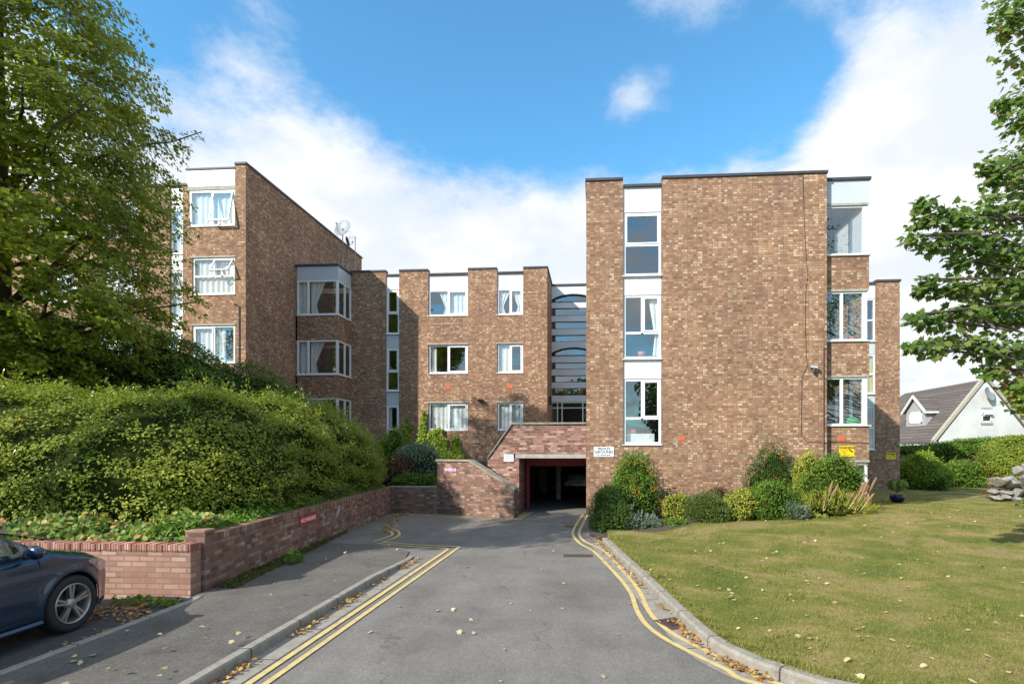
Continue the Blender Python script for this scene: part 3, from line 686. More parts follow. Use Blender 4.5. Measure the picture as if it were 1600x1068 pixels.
# ---- glazed stair tower between the two blocks ------------------------------------
YS = 27.6; IS = Matrix.Translation(Vector((0, YS, 0)))
st = thing('stair_tower', 'glazed stairwell of white bands and arched windows between two brick blocks', 'building', (-1.2, YS, 0))
Zs = lambda v: atY(890, v, YS)[2]; sx0, sx1 = -2.2, -.02; sm_ = (sx0+sx1)/2+.05; hw = 1.16
b = MB(); b.box(sx0, sx1, -.05, .2, Zs(446.5), Zs(443.5)); b.build('parapet_capping', CAPM, st, IS)
b = MB()
def band(va, vb): b.box(sx0, sx1, 0, .12, Zs(vb), Zs(va))
def arch(vtop, vapex, vbase):            # white panel with an arched opening under it
    zT, zA_, zB_ = Zs(vtop), Zs(vapex), Zs(vbase); n = 20; prev = None
    for i in range(n+1):
        x = sx0+(sx1-sx0)*i/n; s = (x-sm_)/hw; zc = zB_+(zA_-zB_)*max(0, 1-s*s)**.8 if abs(s) < 1 else zB_
        if prev: b.prism([(prev[0], prev[1]), (x, zc), (x, zT), (prev[0], zT)], 0, .12)
        prev = (x, zc)
arch(446.5, 460, 471); arch(534, 543.5, 554.5)
for va, vb in ((472, 481), (493, 502), (513.5, 523), (556, 566), (576.5, 586), (597, 606), (617.5, 627)): band(va, vb)
band(533.5, 534.0)
for i in range(12):                       # narrow board joints
    pass
b.build('white_band', WP, st, IS)
b = MB()
n = 20
for (vA, vB) in ((460, 471), (543.5, 554.5)):
    zA_, zB_ = Zs(vA), Zs(vB)
    pts = []
    for i in range(n+1):
        x = sx0+(sx1-sx0)*i/n; s = (x-sm_)/hw; pts.append((x, -.02, zB_+(zA_-zB_)*max(0, 1-s*s)**.8))
    b.tube(pts, .035, 6); b.box(sx0, sx1, -.02, .03, zB_-.03, zB_)
for va, vb in ((481, 493), (502, 513.5), (523, 533.5), (566, 576.5), (586, 597), (606, 617.5)):
    b.box(sx0, sx1, .04, .08, Zs(va)-.03, Zs(va)); b.box(sx0, sx1, .04, .08, Zs(vb), Zs(vb)+.03)
b.build('dark_glazing_frame', DARK, st, IS)
b = MB(); b.quad((sx0, .08, Zs(627)), (sx1, .08, Zs(627)), (sx1, .08, Zs(450)), (sx0, .08, Zs(450))); b.build('pane', GLASS, st, IS)
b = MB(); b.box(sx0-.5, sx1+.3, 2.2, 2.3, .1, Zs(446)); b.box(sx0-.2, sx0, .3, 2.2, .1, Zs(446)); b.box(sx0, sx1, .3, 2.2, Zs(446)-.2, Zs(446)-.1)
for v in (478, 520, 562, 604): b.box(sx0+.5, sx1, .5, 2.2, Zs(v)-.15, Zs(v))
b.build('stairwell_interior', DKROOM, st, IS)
zd = 2.75
f = MB()
for x in (sx0, sx0+.32, sx0+.55, sx0+1.58, sx1-.06): f.bbox(x, x+.055, .02, .09, zd, Zs(627), .004)
for v in (627.5, 636): f.box(sx0, sx1, .025, .085, Zs(v)-.05, Zs(v))
dr = f.build('entrance_door_screen', UP, st, IS)
p = MB(); p.quad((sx0, .055, zd), (sx0+.56, .055, zd), (sx0+.56, .055, Zs(636)), (sx0, .055, Zs(636))); p.quad((sx0+1.6, .055, zd), (sx1, .055, zd), (sx1, .055, Zs(636)), (sx0+1.6, .055, Zs(636)))
p.quad((sx0, .055, Zs(636)), (sx1, .055, Zs(636)), (sx1, .055, Zs(628)), (sx0, .055, Zs(628))); p.build('pane', GLASS, dr, IS)
b = MB()
for (x, r_, c) in ((sx0+.75, .16, 0), (sx0+1.45, .15, 0)): b.lathe([(0, Zs(616)), (r_*.6, Zs(616)), (r_, Zs(611)), (r_*.95, Zs(609)), (0, Zs(609))], (x, .35, 0), 14)
b.build('plant_pot', TERRA, st, IS)

# ---- left four-storey block ----------------------------------------------------------
YL = 20.16; IL = Matrix.Translation(Vector((0, YL, 0)))
lb = thing('apartment_block', 'four-storey brown brick block with a long shaded side wall, partly behind the left tree', 'building', (XL, YL, 0))
Zl = lambda v: atY(335, v, YL)[2]; ztl = Zl(255)+.0; Xl = lambda u: X(u, YL)
ztl = atY(376, 257, YL)[2]
l0, l1, l2 = Xl(292), Xl(300.5), Xl(367)
fl = [(Zl(297), Zl(353)), (Zl(402), Zl(460)), (Zl(508), Zl(567)), (Zl(615), Zl(672))]
b = MB(); wall(b, l0, XL, .3, ztl, [(l0-.1, l2, fl[0][1], 99)]+[(l1, l2, q[1], q[0]) for q in fl[1:]])
b.box(l0, l1, 0, .25, fl[0][1], fl[0][1]+.001)
b.box(XL-.25, XL, .25, 10.5, .3, ztl); b.box(l0-.001, l0+.2, .25, 1.0, .3, fl[0][1])
b.box(XL-9, XL-.25, 10.25, 10.5, .3, ztl)
b.build('brick_wall', BR, lb, IL)
b = MB(); b.bbox(l2, XL+.04, -.04, .29, ztl, ztl+.085, .01); b.box(XL-.29, XL+.04, .29, 10.54, ztl, ztl+.085); b.box(l0-.04, l2, -.03, .3, Zl(264.5), Zl(262))
b.build('parapet_capping', CAPM, lb, IL)
b = MB(); b.box(l0, l2, 0, .12, Zl(291), Zl(264.5)); b.box(l0, l0+.12, .12, 1, Zl(291), Zl(264.5)); b.build('cladding_panel', WP, lb, IL)
b = MB(); b.box(-26, XL-.25, 1.2, 10.2, ztl-.6, ztl-.5); b.build('flat_roof', ROOFT, lb, IL)
b = MB(); b.box(l0, l2, .01, .2, Zl(296), Zl(291)); b.build('ledge', CONC, lb, IL)
window(lb, IL, l1-.12, l2, fl[0][1], fl[0][0], [(0, .5, 0, 1, 'f'), (.5, 1, 0, 1, 't')], cur=[(0, .5, 0, 1, 'net'), (.5, 1, 0, 1, 'net')], rec=.02)
window(lb, IL, l1, l2, fl[1][1], fl[1][0], [(0, 1, 0, .5, 'f'), (0, .5, .5, 1, 'f'), (.5, 1, .5, 1, 'T')], cur=[(0, 1, 0, .98, 'net')], rec=.03, lintel=True)
window(lb, IL, l1, l2, fl[2][1], fl[2][0], [(0, .5, 0, 1, 's'), (.5, 1, 0, 1, 'f')], cur=[(0, .5, 0, 1, 'net'), (.5, .75, 0, 1, 'net')], rec=.03, lintel=True)
window(lb, IL, l1, l2, fl[3][1], fl[3][0], [(0, .5, 0, 1, 's'), (.5, 1, 0, 1, 'f')], cur=[(0, 1, 0, 1, 'net')], rec=.03, lintel=True)
# recessed part behind the tree
YM = 21.15; IM = Matrix.Translation(Vector((0, YM, 0))); Xm = lambda u: X(u, YM); Zm = lambda v: atY(240, v, YM)[2]
ztm = Zm(291.5); hs = [(Xm(265), Xm(285.5), 1.0, 99)]
wins = []
for (ua, ub) in ((152, 215), (60, 120), (-60, 10)):
    for (va, vb) in ((312, 369), (414, 469), (520, 575)):
        wins.append((Xm(ua), Xm(ub), Zm(vb), Zm(va)))
b = MB(); wall(b, -27, l0+.2, .3, ztm, hs+wins); b.build('recessed_brick_wall', BR, lb, IM)
b = MB(); b.box(-27, l0-.04, -.04, .29, ztm+.001, ztm+.08); b.build('parapet_capping', CAPM, lb, IM)
for i, q in enumerate(wins): window(lb, IM, *q, [(0, .45, 0, 1, 'f'), (.45, 1, 0, 1, 's')], cur=['sides', 'net', 'left'][i % 3])
xa, xb = Xm(265), Xm(285.5)
for va, vb in ((293, 327), (399, 423), (500, 518)): panel(lb, IM, xa, xb, Zm(vb), Zm(va))
for i, (va, vb) in enumerate(((327, 397), (423, 499), (518, 600))): window(lb, IM, xa, xb, Zm(vb), Zm(va), [(0, 1, 0, .48, 'f'), (0, 1, .48, 1, 't' if i == 2 else 'f')], cur='net', sill=False)
b = MB(); b.tube([(Xl(374), -.03, 1), (Xl(374), -.03, Zl(478)), (Xl(366), -.03, Zl(476))], .018, 6); b.build('cable_conduit', DARK, lb, IL)

# ---- cables and conduit on the right block
b = MB(); pts = []
for i, (u, v) in enumerate([(1255, 276), (1256, 330), (1258, 380), (1262, 430), (1259, 455), (1258, 500), (1260, 560), (1262, 570), (1253, 590), (1252, 650), (1252, 680), (1262, 690), (1290, 691)]):
    p = atY(u, v, YR-.012); pts.append((p[0], p[1]-YR, p[2]))
b.tube(pts, .007, 5); b.build('wall_cable', DARK, rb, I)
b = MB(); p1, p2, p3 = [atY(u, v, YR-.02) for u, v in ((1292, 543), (1287, 543.5), (1287, 712))]
b.tube([(p[0], p[1]-YR, p[2]) for p in (p1, p2, p3)], .016, 6); p = atY(1287, 691, YR-.02)
b.tube([(p[0], p[1]-YR, p[2]), (p[0]+.12, p[1]-YR, p[2])], .012, 6)
q0, q1 = atY(1293, 690, YB_-.012), atY(1358, 691.5, YB_-.012)
b.tube([(q0[0], q0[1]-YR, q0[2]), (q1[0], q1[1]-YR, q1[2])], .010, 6); b.build('conduit_pipe', plain('brown_pipe', (.09, .05, .035), .6), rb, I)
# ================================================================== GARAGE MOUTH, STAIR AND RETAINING WALLS
YG = 17.5; IG = Matrix.Translation(Vector((0, YG, 0))); G2 = lambda u, v: (atY(u, v, YG)[0], atY(u, v, YG)[2])
gx = thing('garage_entrance', 'underground garage entrance in red brick with a concrete lintel and sloped coping', 'garage', (-2, YG, 0))
xL, xR = G2(811, 700)[0], -.275; zl = G2(811, 715.5)[1]
b = MB(); b.prism([G2(762, 717), (G2(762, 717)[0], -.1), (xL, -.1), (xL, zl), (xR, zl), (xR, G2(800, 664)[1]), G2(800, 664)], 0, .24)
b.box(xL-.2, xL, .24, 1.5, -.1, zl+.3)
b.build('brick_wall', BRR, gx, IG)
b = MB(); z1 = G2(850, 709)[1]; b.bbox(xL-.12, xR, -.025, .3, zl-.001, z1, .008); b.build('concrete_lintel', CONC, gx, IG)
b = MB(); a0, a1, a2 = G2(762, 716), G2(800, 662.5), (xR, G2(800, 662.5)[1]); th = .055
def coping(b, pts, y0, y1, th):
    for (p, q) in zip(pts, pts[1:]): b.prism([(p[0], p[1]), (q[0], q[1]), (q[0], q[1]+th), (p[0], p[1]+th)], y0, y1)
coping(b, [a0, a1, a2], -.05, .30, th); b.build('coping', COPE, gx, IG)
b = MB(); b.box(-2.32, -2.22, 1.35, 1.5, 0, 1.72); b.box(-2.22, xR, 1.36, 1.5, 1.47, 1.75); b.box(-2.22, xR, 1.33, 1.36, 1.47, 1.50); b.build('red_door_frame', REDP, gx, IG)
b = MB(); b.box(-2.65, 6.6, 1.5, 12, 2.2, 2.34); b.box(-2.65, -2.5, 1.5, 12, 0, 2.2); b.box(-2.65, 6.6, 11.8, 12, 0, 2.2); b.box(xR, 6.6, 1.5, 1.7, 0, 2.2); b.box(6.4, 6.6, 1.5, 12, 0, 2.2)
b.box(xL-.2, xR, .0, 1.5, 1.76, 1.9)
b.build('garage_interior', plain('garage_concrete', (.16, .15, .14), .9), gx, IG)
b = MB(); q = atY(873, 780, 22.6); b.bbox(q[0]-.09, q[0]+.09, 5.0, 5.2, 0, 2.2, .01); b.build('concrete_pillar', CONC, gx, IG)
# deck in front of the stair tower
b = MB(); b.box(-2.65, -.28, .25, 9.9, 2.36, 2.5); b.build('entrance_deck', CONC, gx, IG)
# handrail on the wall above the steps
b = MB(); r0, r1 = atY(755, 723.5, YG-.07), atY(808, 762, YG-.07)
L = lambda t: (r0[0]+(r1[0]-r0[0])*t, -.07, r0[2]+(r1[2]-r0[2])*t)
b.tube([L(0), L(1)], .016, 8)
for t in (.06, .35, .68, .96):
    p = L(t); b.tube([(p[0], -.07, p[2]), (p[0], -.05, p[2]-.06), (p[0], .005, p[2]-.07)], .009, 6)
b.build('handrail', DARK, gx, IG)

def hit(u, P, Q):                        # distance along P-Q where the sight line through column u crosses it
    a, b_, _ = ray(u, 700); dx, dy = Q[0]-P[0], Q[1]-P[1]; L_ = math.hypot(dx, dy); dx /= L_; dy /= L_
    return (a*P[1]-b_*P[0])/(b_*dx-a*dy)
def frame(P, Q): return TR((P[0], P[1], 0), math.atan2(Q[1]-P[1], Q[0]-P[0])), math.hypot(Q[0]-P[0], Q[1]-P[1])
P1, P2 = gnd(683, 801.5)[:2], gnd(803, 809.5)[:2]
M1, L1 = frame(P1, P2); sk = hit(733, P1, P2)
sw = thing('stair_wall', 'stained red brick stair wall with a coping sloping down to the garage', 'wall', (P1[0], P1[1], 0)); 
zt1, zt2 = 1.66, .83
b = MB(); b.prism([(0, -.1), (L1, -.1), (L1, zt2), (sk, zt1), (0, zt1)], 0, .22); b.build('brick_wall', BRD, sw, M1)
b = MB(); coping(b, [(-.04, zt1), (sk, zt1), (L1+.03, zt2)], -.04, .26, .06); b.build('coping', COPE, sw, M1)
b = MB(); n = 6
for i in range(n-2): b.box(sk+(L1-sk)*i/n, sk+(L1-sk)*(i+1)/n, .22, 1.0, 0, (zt1-.45)*(1-(i+.5)/n))
b.box(0, sk, .22, 1.0, 0, zt1-.45); b.build('steps', CONC, sw, M1)

A0 = (-5.44, 7.42); A1 = gnd(611, 801)[:2]
M2, L2 = frame(A0, A1)
rw = thing('retaining_wall', 'long weathered brick retaining wall running under the hedge beside the pavement', 'wall', (A0[0], A0[1], 0))
b = MB(); b.box(0, L2, 0, .22, -.05, .74); b.build('brick_wall', BRD, rw, M2)
b = MB(); b.bbox(0, L2, -.006, .226, .7405, .85, .012); b.build('soldier_course', BRS, rw, M2)
b = MB(); b.bbox(-.02, .22, -.012, .26, -.05, .88, .008); b.build('end_pier', BRD, rw, M2)
b = MB(); b.bbox(-.022, .222, -.015, .262, .881, .925, .01); b.build('pier_cap', BRP, rw, M2)
A2 = (P1[0]+.02, P1[1]+.02); M3, L3 = frame(A1, A2)
w2_ = thing('garden_wall', 'low shaded brick wall under the shrubs between the long retaining wall and the stair wall', 'wall', (A1[0], A1[1], 0))
b = MB(); b.box(-.1, L3, 0, .22, -.05, .80); b.build('brick_wall', BRD, w2_, M3)
b = MB(); b.bbox(-.1, L3, -.01, .23, .801, .86, .01); b.build('coping', COPE, w2_, M3)
lw = thing('garden_wall', 'low pink brick wall with an upright brick top course in front of the parked blue car', 'wall', (-5.46, 7.2, 0))
ML = TR((-12.5, 7.18, 0)); LL = 12.5-5.47
b = MB(); b.box(0, LL, 0, .2, -.05, .655); b.build('brick_wall', BRP, lw, ML)
b = MB()
i = 0; x = 0.0
while x < LL-.02:                        # each upright brick of the top course
    z = .765+random.uniform(-.006, .006); y = random.uniform(-.006, .004); b.bbox(x+.004, min(x+.069, LL), y-.004, .205+y, .662, z, .007); x += .0745
b.box(0, LL-.002, .004, .196, .655, .752); b.build('soldier_course', COPB, lw, ML)

# ================================================================== GROUND
def smooth_path(pts, n=8):
    out = []; P = [pts[0]]+list(pts)+[pts[-1]]
    for i in range(1, len(P)-2):
        for k in range(n):
            t = k/n; t2, t3 = t*t, t*t*t
            out.append(tuple(.5*((2*P[i][j])+(-P[i-1][j]+P[i+1][j])*t+(2*P[i-1][j]-5*P[i][j]+4*P[i+1][j]-P[i+2][j])*t2+(-P[i-1][j]+3*P[i][j]-3*P[i+1][j]+P[i+2][j])*t3) for j in range(2)))
    out.append(tuple(pts[-1][:2])); return out
def offset(path, d):
    o = []
    for i, p in enumerate(path):
        a = path[max(i-1, 0)]; c = path[min(i+1, len(path)-1)]; dx, dy = c[0]-a[0], c[1]-a[1]; l = math.hypot(dx, dy) or 1
        o.append((p[0]-dy/l*d, p[1]+dx/l*d))
    return o
def ribbon(name, path, d0, d1, z, mat, z0=None, hfun=None, bev=0.0, M=None, wob=0.0):
    """strip between two offsets of a path; with z0 it is a raised kerb. UV x runs along the strip"""
    a, b_ = offset(path, d0), offset(path, d1); s = [0]
    for p, q in zip(path, path[1:]): s.append(s[-1]+math.dist(p[:2], q[:2]))
    h = [hfun(t/s[-1]) if hfun else z for t in s]
    prof = [(0, None)] if z0 is None else None
    vs = []; nrow = 2 if z0 is None else 6
    for i in range(len(path)):
        A, B = a[i], b_[i]; lerp = lambda t: (A[0]+(B[0]-A[0])*t, A[1]+(B[1]-A[1])*t)
        if z0 is None:
            w_ = [random.uniform(-wob, wob) for _ in range(2)]
            vs += [(*lerp(w_[0]), h[i]), (*lerp(1+w_[1]), h[i])]
        else: vs += [(*A, z0), (*A, h[i]-bev), (*lerp(.13), h[i]), (*lerp(.87), h[i]), (*B, h[i]-bev), (*B, z0)]
    fs = [(i*nrow+k, (i+1)*nrow+k, (i+1)*nrow+k+1, i*nrow+k+1) for i in range(len(path)-1) for k in range(nrow-1)]
    if z0 is not None: fs += [tuple(range(nrow)), tuple((len(path)-1)*nrow+k for k in range(nrow))]
    me = bpy.data.meshes.new(name); me.from_pydata(vs, [], fs); me.materials.append(mat)
    boxuv(me); ul = me.uv_layers[0].data
    for lp in me.loops: ul[lp.index].uv = (s[lp.vertex_index//nrow], lp.vertex_index % nrow)
    o = bpy.data.objects.new(name, me); link(o); return tag(o, kind='structure')
b = MB(); b.quad((-400, -400, -.06), (400, -400, -.06), (400, 400, -.06), (-400, 400, -.06)); struct('ground', b, TURF)
b = MB(); b.add([(-30, -60, 0), (45, -60, 0), (45, 3.9, 0), (6.6, 3.9, 0), (6.6, 29.2, 0), (-30, 29.2, 0)], [(0, 1, 2, 3, 4, 5)]); struct('road', b, ROAD)
KX = -3.36
pv = [(-5.18, -3), (KX-.1, -3), (KX-.1, 9.9), (KX-.35, 10.9), (-4.7, 11.6), (-5.75, 11.7), (-5.36, 7.0), (-5.18, 6.75)]
n_ = 12
b = MB(); b.add([(p[0], p[1], .095 if p[1] < 9.5 else .02) for p in pv], [tuple(range(len(pv)))])
# strip between the pavement end and the wall, flush with the road
struct('pavement', b, PAVE)
b = MB(); b.quad((-14, -3, .012), (-5.24, -3, .012), (-5.24, 7.18, .012), (-14, 7.18, .012)); struct('parking_bay', b, BAY)
kp = [(KX, y) for y in np.linspace(-3, 9.4, 26)]+[(KX-.01, 9.8), (KX-.03, 10.1), (KX-.07, 10.4)]
ribbon('kerb', kp, 0, .12, .1, KERB, z0=0, hfun=lambda t: .11 if t < .86 else .11-.09*(t-.86)/.14, bev=.018)
ep = [(-5.17, y) for y in np.linspace(-3, 6.9, 20)]+[(-5.22, 7.1)]
ribbon('edging_kerb', ep, 0, .10, .105, KERB, z0=0, bev=.01)
ribbon('gutter', [(KX, y) for y in np.linspace(-3, 9.8, 30)], -.26, -.002, .006, KERB)
rk = [gnd(u, v, .11)[:2] for u, v in ((945, 840), (975, 868), (1003, 893), (1050, 938), (1085, 970), (1120, 998), (1165, 1021), (1205, 1036), (1260, 1053), (1325, 1070))]
rk = smooth_path(rk+[(rk[-1][0]+1.0, rk[-1][1]-.45), (rk[-1][0]+3.5, rk[-1][1]-1.1), (rk[-1][0]+8, rk[-1][1]-1.6), (rk[-1][0]+30, rk[-1][1]-2.0)], 8)
ribbon('kerb', rk, -.06, .075, .12, KERB, z0=0, bev=.03)
ribbon('gutter', rk, -.34, -.062, .006, KERB)
rkx = sorted(offset(rk, .07), key=lambda p: p[1])
def kerb_x(y): return float(np.interp(y, [p[1] for p in rkx], [p[0] for p in rkx]))
def lawn_z(x, y):
    d = min(1, max(0, (x-kerb_x(y)))/1.2) if y < 13.2 else 1
    f = .30*math.exp(-((x-8.6)/4.2)**2-((y-15.4)/3.9)**2)
    far = -.10*min(1, max(0, (y-20)/6))
    return .105+f+far+.02*math.sin(x*1.3+y*.7)*d
ys = np.concatenate([np.linspace(rkx[0][1]+.02, 14, 70), np.linspace(14.4, 60, 70)]); NX = 70
vs = []; 
for y in ys:
    xk = kerb_x(y) if y < 13.05 else max(.25, kerb_x(y))
    for i in range(NX): x = xk+(46-xk)*(i/(NX-1))**2; vs.append((x, y, lawn_z(x, y)))
b = MB(); b.add(vs, [(j*NX+i, j*NX+i+1, (j+1)*NX+i+1, (j+1)*NX+i) for j in range(len(ys)-1) for i in range(NX-1)], True); struct('lawn', b, TURF)
# planted bank behind the walls
def bank_z(x, y):
    if y > 17.35 and x > -9: return .80+max(0, y-17.9)*.095
    return .74+min(.75, max(0, (y-8.2))*.045)+.25*min(1, max(0, (-7-x)/4))+.03*math.sin(x*2)*math.cos(y*1.7)
vs = []; ys2 = np.linspace(7.37, 25.2, 44); NB = 40
for y in ys2:
    xr = (A0[0]-.2+(A1[0]-A0[0])*(y-A0[1])/(A1[1]-A0[1])) if y < 17.75 else -3.25
    if 7.37 <= y < 7.5: xr = -5.65
    for i in range(NB): x = xr+(-27-xr)*(i/(NB-1)); vs.append((x, y, bank_z(x, y)))
b = MB(); b.add(vs, [(j*NB+i, (j+1)*NB+i, (j+1)*NB+i+1, j*NB+i+1) for j in range(len(ys2)-1) for i in range(NB-1)], True); struct('planted_bank', b, SOIL)
b = MB(); vs = []; 
bedf = [gnd(u, v, z)[:2] for u, v, z in ((920, 836, 0), (950, 842, .1), (1000, 833, .11), (1100, 820, .12), (1200, 811, .15), (1290, 803, .25), (1372, 796, .36))]
n = len(bedf)
for j in range(6):
    for p in bedf:
        y = p[1]+(17.34-p[1])*j/5; x = p[0]; vs.append((x, y, (lawn_z(x, y)+.012-(.03 if j == 0 else 0)) if x > .3 else .03))
b.add(vs, [(j*n+i, j*n+i+1, (j+1)*n+i+1, (j+1)*n+i) for j in range(5) for i in range(n-1)], True); struct('flower_bed_soil', b, SOIL)

# yellow lines
def yline(pts, d): ribbon('double_yellow_line', smooth_path(pts, 6), d-.032, d+.032, .0105, YEL, wob=.04)
lA = [gnd(u, v) for u, v in ((719.5, 854), )][0]
ln_ = [(lA[0]+.0, lA[1])]+[(lA[0]+(-2.92-lA[0])*min(1, (lA[1]-y)/3.0), y) for y in np.linspace(lA[1]-.25, -3, 22)]
o1 = [gnd(u, v)[:2] for u, v in ((719.5, 854), (655, 942-42+0), )]
yl = [gnd(u, v)[:2] for u, v in ((719.5, 854), (690, 875), (640, 911), (560, 968), (480, 1025), (419, 1068))]
def pl(pts, z=.0105, w_=.032, rep=1):
    ribbon('yellow_line', pts, -w_, w_, z, YEL, wob=.03)
dens_ = lambda pts, k=12: [tuple(a[j]+(b[j]-a[j])*t/k for j in range(2)) for a, b in zip(pts, pts[1:]) for t in range(k)]+[tuple(pts[-1][:2])]
ext = lambda pts: pts+[(pts[-1][0]+(pts[-1][0]-pts[-2][0])/abs(pts[-1][1]-pts[-2][1])*6, pts[-1][1]-6)]
outer = ext([gnd(u, v)[:2] for u, v in ((718, 854.5), (419, 1066))]); inner = ext([gnd(u, v)[:2] for u, v in ((702, 856.8), (392, 1066))])
pl(dens_(outer, 30)); pl(dens_(inner, 30))
pl(dens_([gnd(u, v)[:2] for u, v in ((718, 854.3), (655, 851.5), (600, 847))])); pl(dens_([gnd(u, v)[:2] for u, v in ((703, 857.2), (650, 854.2), (590, 849))]))
pl(smooth_path([gnd(u, v)[:2] for u, v in ((597, 847), (615, 841), (624, 835), (621, 829), (610, 826))], 8)); pl(smooth_path([gnd(u, v)[:2] for u, v in ((584, 846), (602, 840), (613, 835.5), (611, 831), (603, 828))], 8))
pl(dens_([gnd(u, v)[:2] for u, v in ((625, 802.5), (700, 806.5), (811, 812), (831, 800))])); pl(dens_([gnd(u, v)[:2] for u, v in ((640, 805.5), (700, 808.2), (800, 813.3),)])); pl(dens_([gnd(u, v)[:2] for u, v in ((803, 812.5), (823, 800.5))]))
ro = [(913, 801), (903, 815), (895, 833), (905, 848), (927, 861), (950, 884), (972, 908), (987, 930), (995, 953), (1009, 975), (1037, 997), (1084, 1022), (1134, 1046), (1186, 1069)]
ri = [(919, 803), (911, 818), (905, 834), (914, 846), (943, 860), (965, 883), (987, 907), (1002, 929), (1012, 952), (1030, 974), (1061, 996), (1112, 1021), (1163, 1045), (1218, 1069)]
for q in (ro, ri):
    P_ = [gnd(u, v)[:2] for u, v in q]; P_.append((P_[-1][0]+1.2, P_[-1][1]-.5)); P_.append((P_[-1][0]+8, P_[-1][1]-1.6)); pl(smooth_path(P_, 8))
# drain gratings
IRON = plain('rusty_iron', (.10, .055, .04), .7, .4, 25, .3)
def drain(name, label, u, v, w_, d_, rz):
    p = gnd(u, v); t = thing(name, label, 'drain', (p[0], p[1], 0), rz); M = TR((p[0], p[1], 0), rz)
    b = MB(); b.box(-w_/2, w_/2, -d_/2, -d_/2+.03, 0, .012); b.box(-w_/2, w_/2, d_/2-.03, d_/2, 0, .012); b.box(-w_/2, -w_/2+.03, -d_/2, d_/2, 0, .0125); b.box(w_/2-.03, w_/2, -d_/2, d_/2, 0, .0125)
    n = int(w_/.045)
    for i in range(1, n): b.box(-w_/2+i*w_/n-.010, -w_/2+i*w_/n+.010, -d_/2+.03, d_/2-.03, 0, .0115)
    b.box(-w_/2+.03, w_/2-.03, -.012, .012, 0, .0122)
    b.build('grating', IRON, t, M)
    b = MB(); b.quad((-w_/2, -d_/2, .0085), (w_/2, -d_/2, .0085), (w_/2, d_/2, .0085), (-w_/2, d_/2, .0085)); b.build('pit_shade', DARK, t, M)  # flat dark sheet, painted shade in place of a pit under the bars
drain('road_drain', 'rusty rectangular drain grating across the road before the garage', 903, 868, .55, .25, R(2))
drain('gutter_drain', 'iron gully grating in the gutter beside the right kerb and yellow lines', 1054, 974, .38, .34, R(118))
b = MB(); b.lathe([(0, .006), (.19, .006), (.2, .0)], (gnd(893, 822)[0], gnd(893, 822)[1], 0), 20); tag(b.build('manhole_cover', IRON), 'brown worn manhole cover in the road near the garage mouth', 'manhole cover')

# ================================================================== SIGNS, CAMERA, DISHES
SW = plain('sign_white', (.82, .83, .84), .4, .03); SK = plain('sign_black', (.012, .013, .02), .5, .0); SR = plain('sign_red', (.55, .02, .035), .45, .1)
SY = plain('sign_yellow', (.85, .58, .01), .45, .04); SB = plain('sign_blue', (.10, .25, .5), .5, .05); SPK = plain('sign_faded_pink', (.62, .22, .36), .5, .1)
def sign(name, label, M, w_, h_, board, lines, rim=None):
    t = thing(name, label, 'sign', M.translation); t.rotation_euler = M.to_euler(); WM[t.name] = M
    b = MB(); b.bbox(-w_/2, w_/2, -.012, 0, -h_/2, h_/2, .003); b.build('board', board, t, M)
    for (s, size, dz, mat, sx, bold, dx) in lines: text(t, M, s, size, mat, (dx, -.0135, dz), bold=bold, sx=sx)
    return t
p = atY(943.5, 705.5, YR-.01)
sign('wall_sign', 'white sign with black PRIVATE GROUND lettering on the right block beside the garage', TR(p), .62, .31, SW,
     [('PRIVATE', .105, .092, SK, 1.0, .002, 0), ('GROUND', .125, -.005, SK, 1.05, .002, 0), ('NO TRESPASSING', .055, -.105, SK, 1.0, .001, 0)])
p = atY(795, 715, YG-.01)
sign('wall_sign', 'small white sign with faded blue writing left of the garage mouth', TR(p), .31, .23, SW,
     [('PRIVATE', .06, .065, SB, 1.0, 0, 0), ('GROUND', .06, .0, SB, 1.0, 0, 0), ('NO TRESPASSING', .03, -.065, SB, 1.0, 0, 0)])
s1 = hit(704, P1, P2); Ms = M1 @ Matrix.Translation(Vector((s1, -.005, 2.07-33.5/870*17.4)))
sign('wall_sign', 'small faded pink NO PARKING sign on the stair wall', Ms, .46, .125, SPK, [('NO PARKING', .075, 0, SW, 1.0, .001, 0)])
sa, sb_ = hit(467.5, A0, A1), hit(493.5, A0, A1); Ms = M2 @ Matrix.Translation(Vector(((sa+sb_)/2, -.005, .635)))
sign('wall_sign', 'red NO PARKING sign with white letters on the long retaining wall below the hedge', Ms, (sb_-sa), .165, SR, [('NO PARKING', .105, 0, SW, (sb_-sa)/.72, .002, 0)])
def warn(label, M, w_, h_):
    k = h_/.34
    t = sign('warning_sign', label, M, w_, h_, SY, [('WARNING', .095*k, .105*k, SK, 1.0, .003, 0), ('CCTV in 24hr', .042*k, .025*k, SK, 1, 0, -.085*k), ('operation', .042*k, -.035*k, SK, 1, 0, -.085*k), ('For your safety', .028*k, -.115*k, SK, 1, 0, 0)])
    b = MB(); b.prism([(.05*k, .045*k), (.075*k, .07*k), (.175*k, .005*k), (.155*k, -.03*k)], -.0145, -.012); b.prism([(.14*k, -.02*k), (.2*k, -.02*k), (.2*k, -.035*k), (.14*k, -.035*k)], -.0145, -.012)
    b.build('camera_symbol', SK, t, M)
p = atY(1323, 704.5, YB_-.01); warn('bright yellow WARNING camera sign on the bay of the nearest block above the shrubs', TR(p), .45, .33)
p = atY(1392, 712, YT-.01); warn('small shaded yellow WARNING sign on the far brick pier beside the round bush', TR(p), .46, .32)
p = atY(1273, 575, YR-.1); t = thing('security_camera', 'small security camera on a bracket high on the blank brick wall', 'camera', p); Mc = TR(p)
b = MB(); b.tube([(.08, .10, -.02), (.08, .0, .0), (.03, -.03, .02)], .014, 6); b.bbox(.04, .12, .07, .1, -.1, .04, .01); b.build('bracket', GREYM, t, Mc)
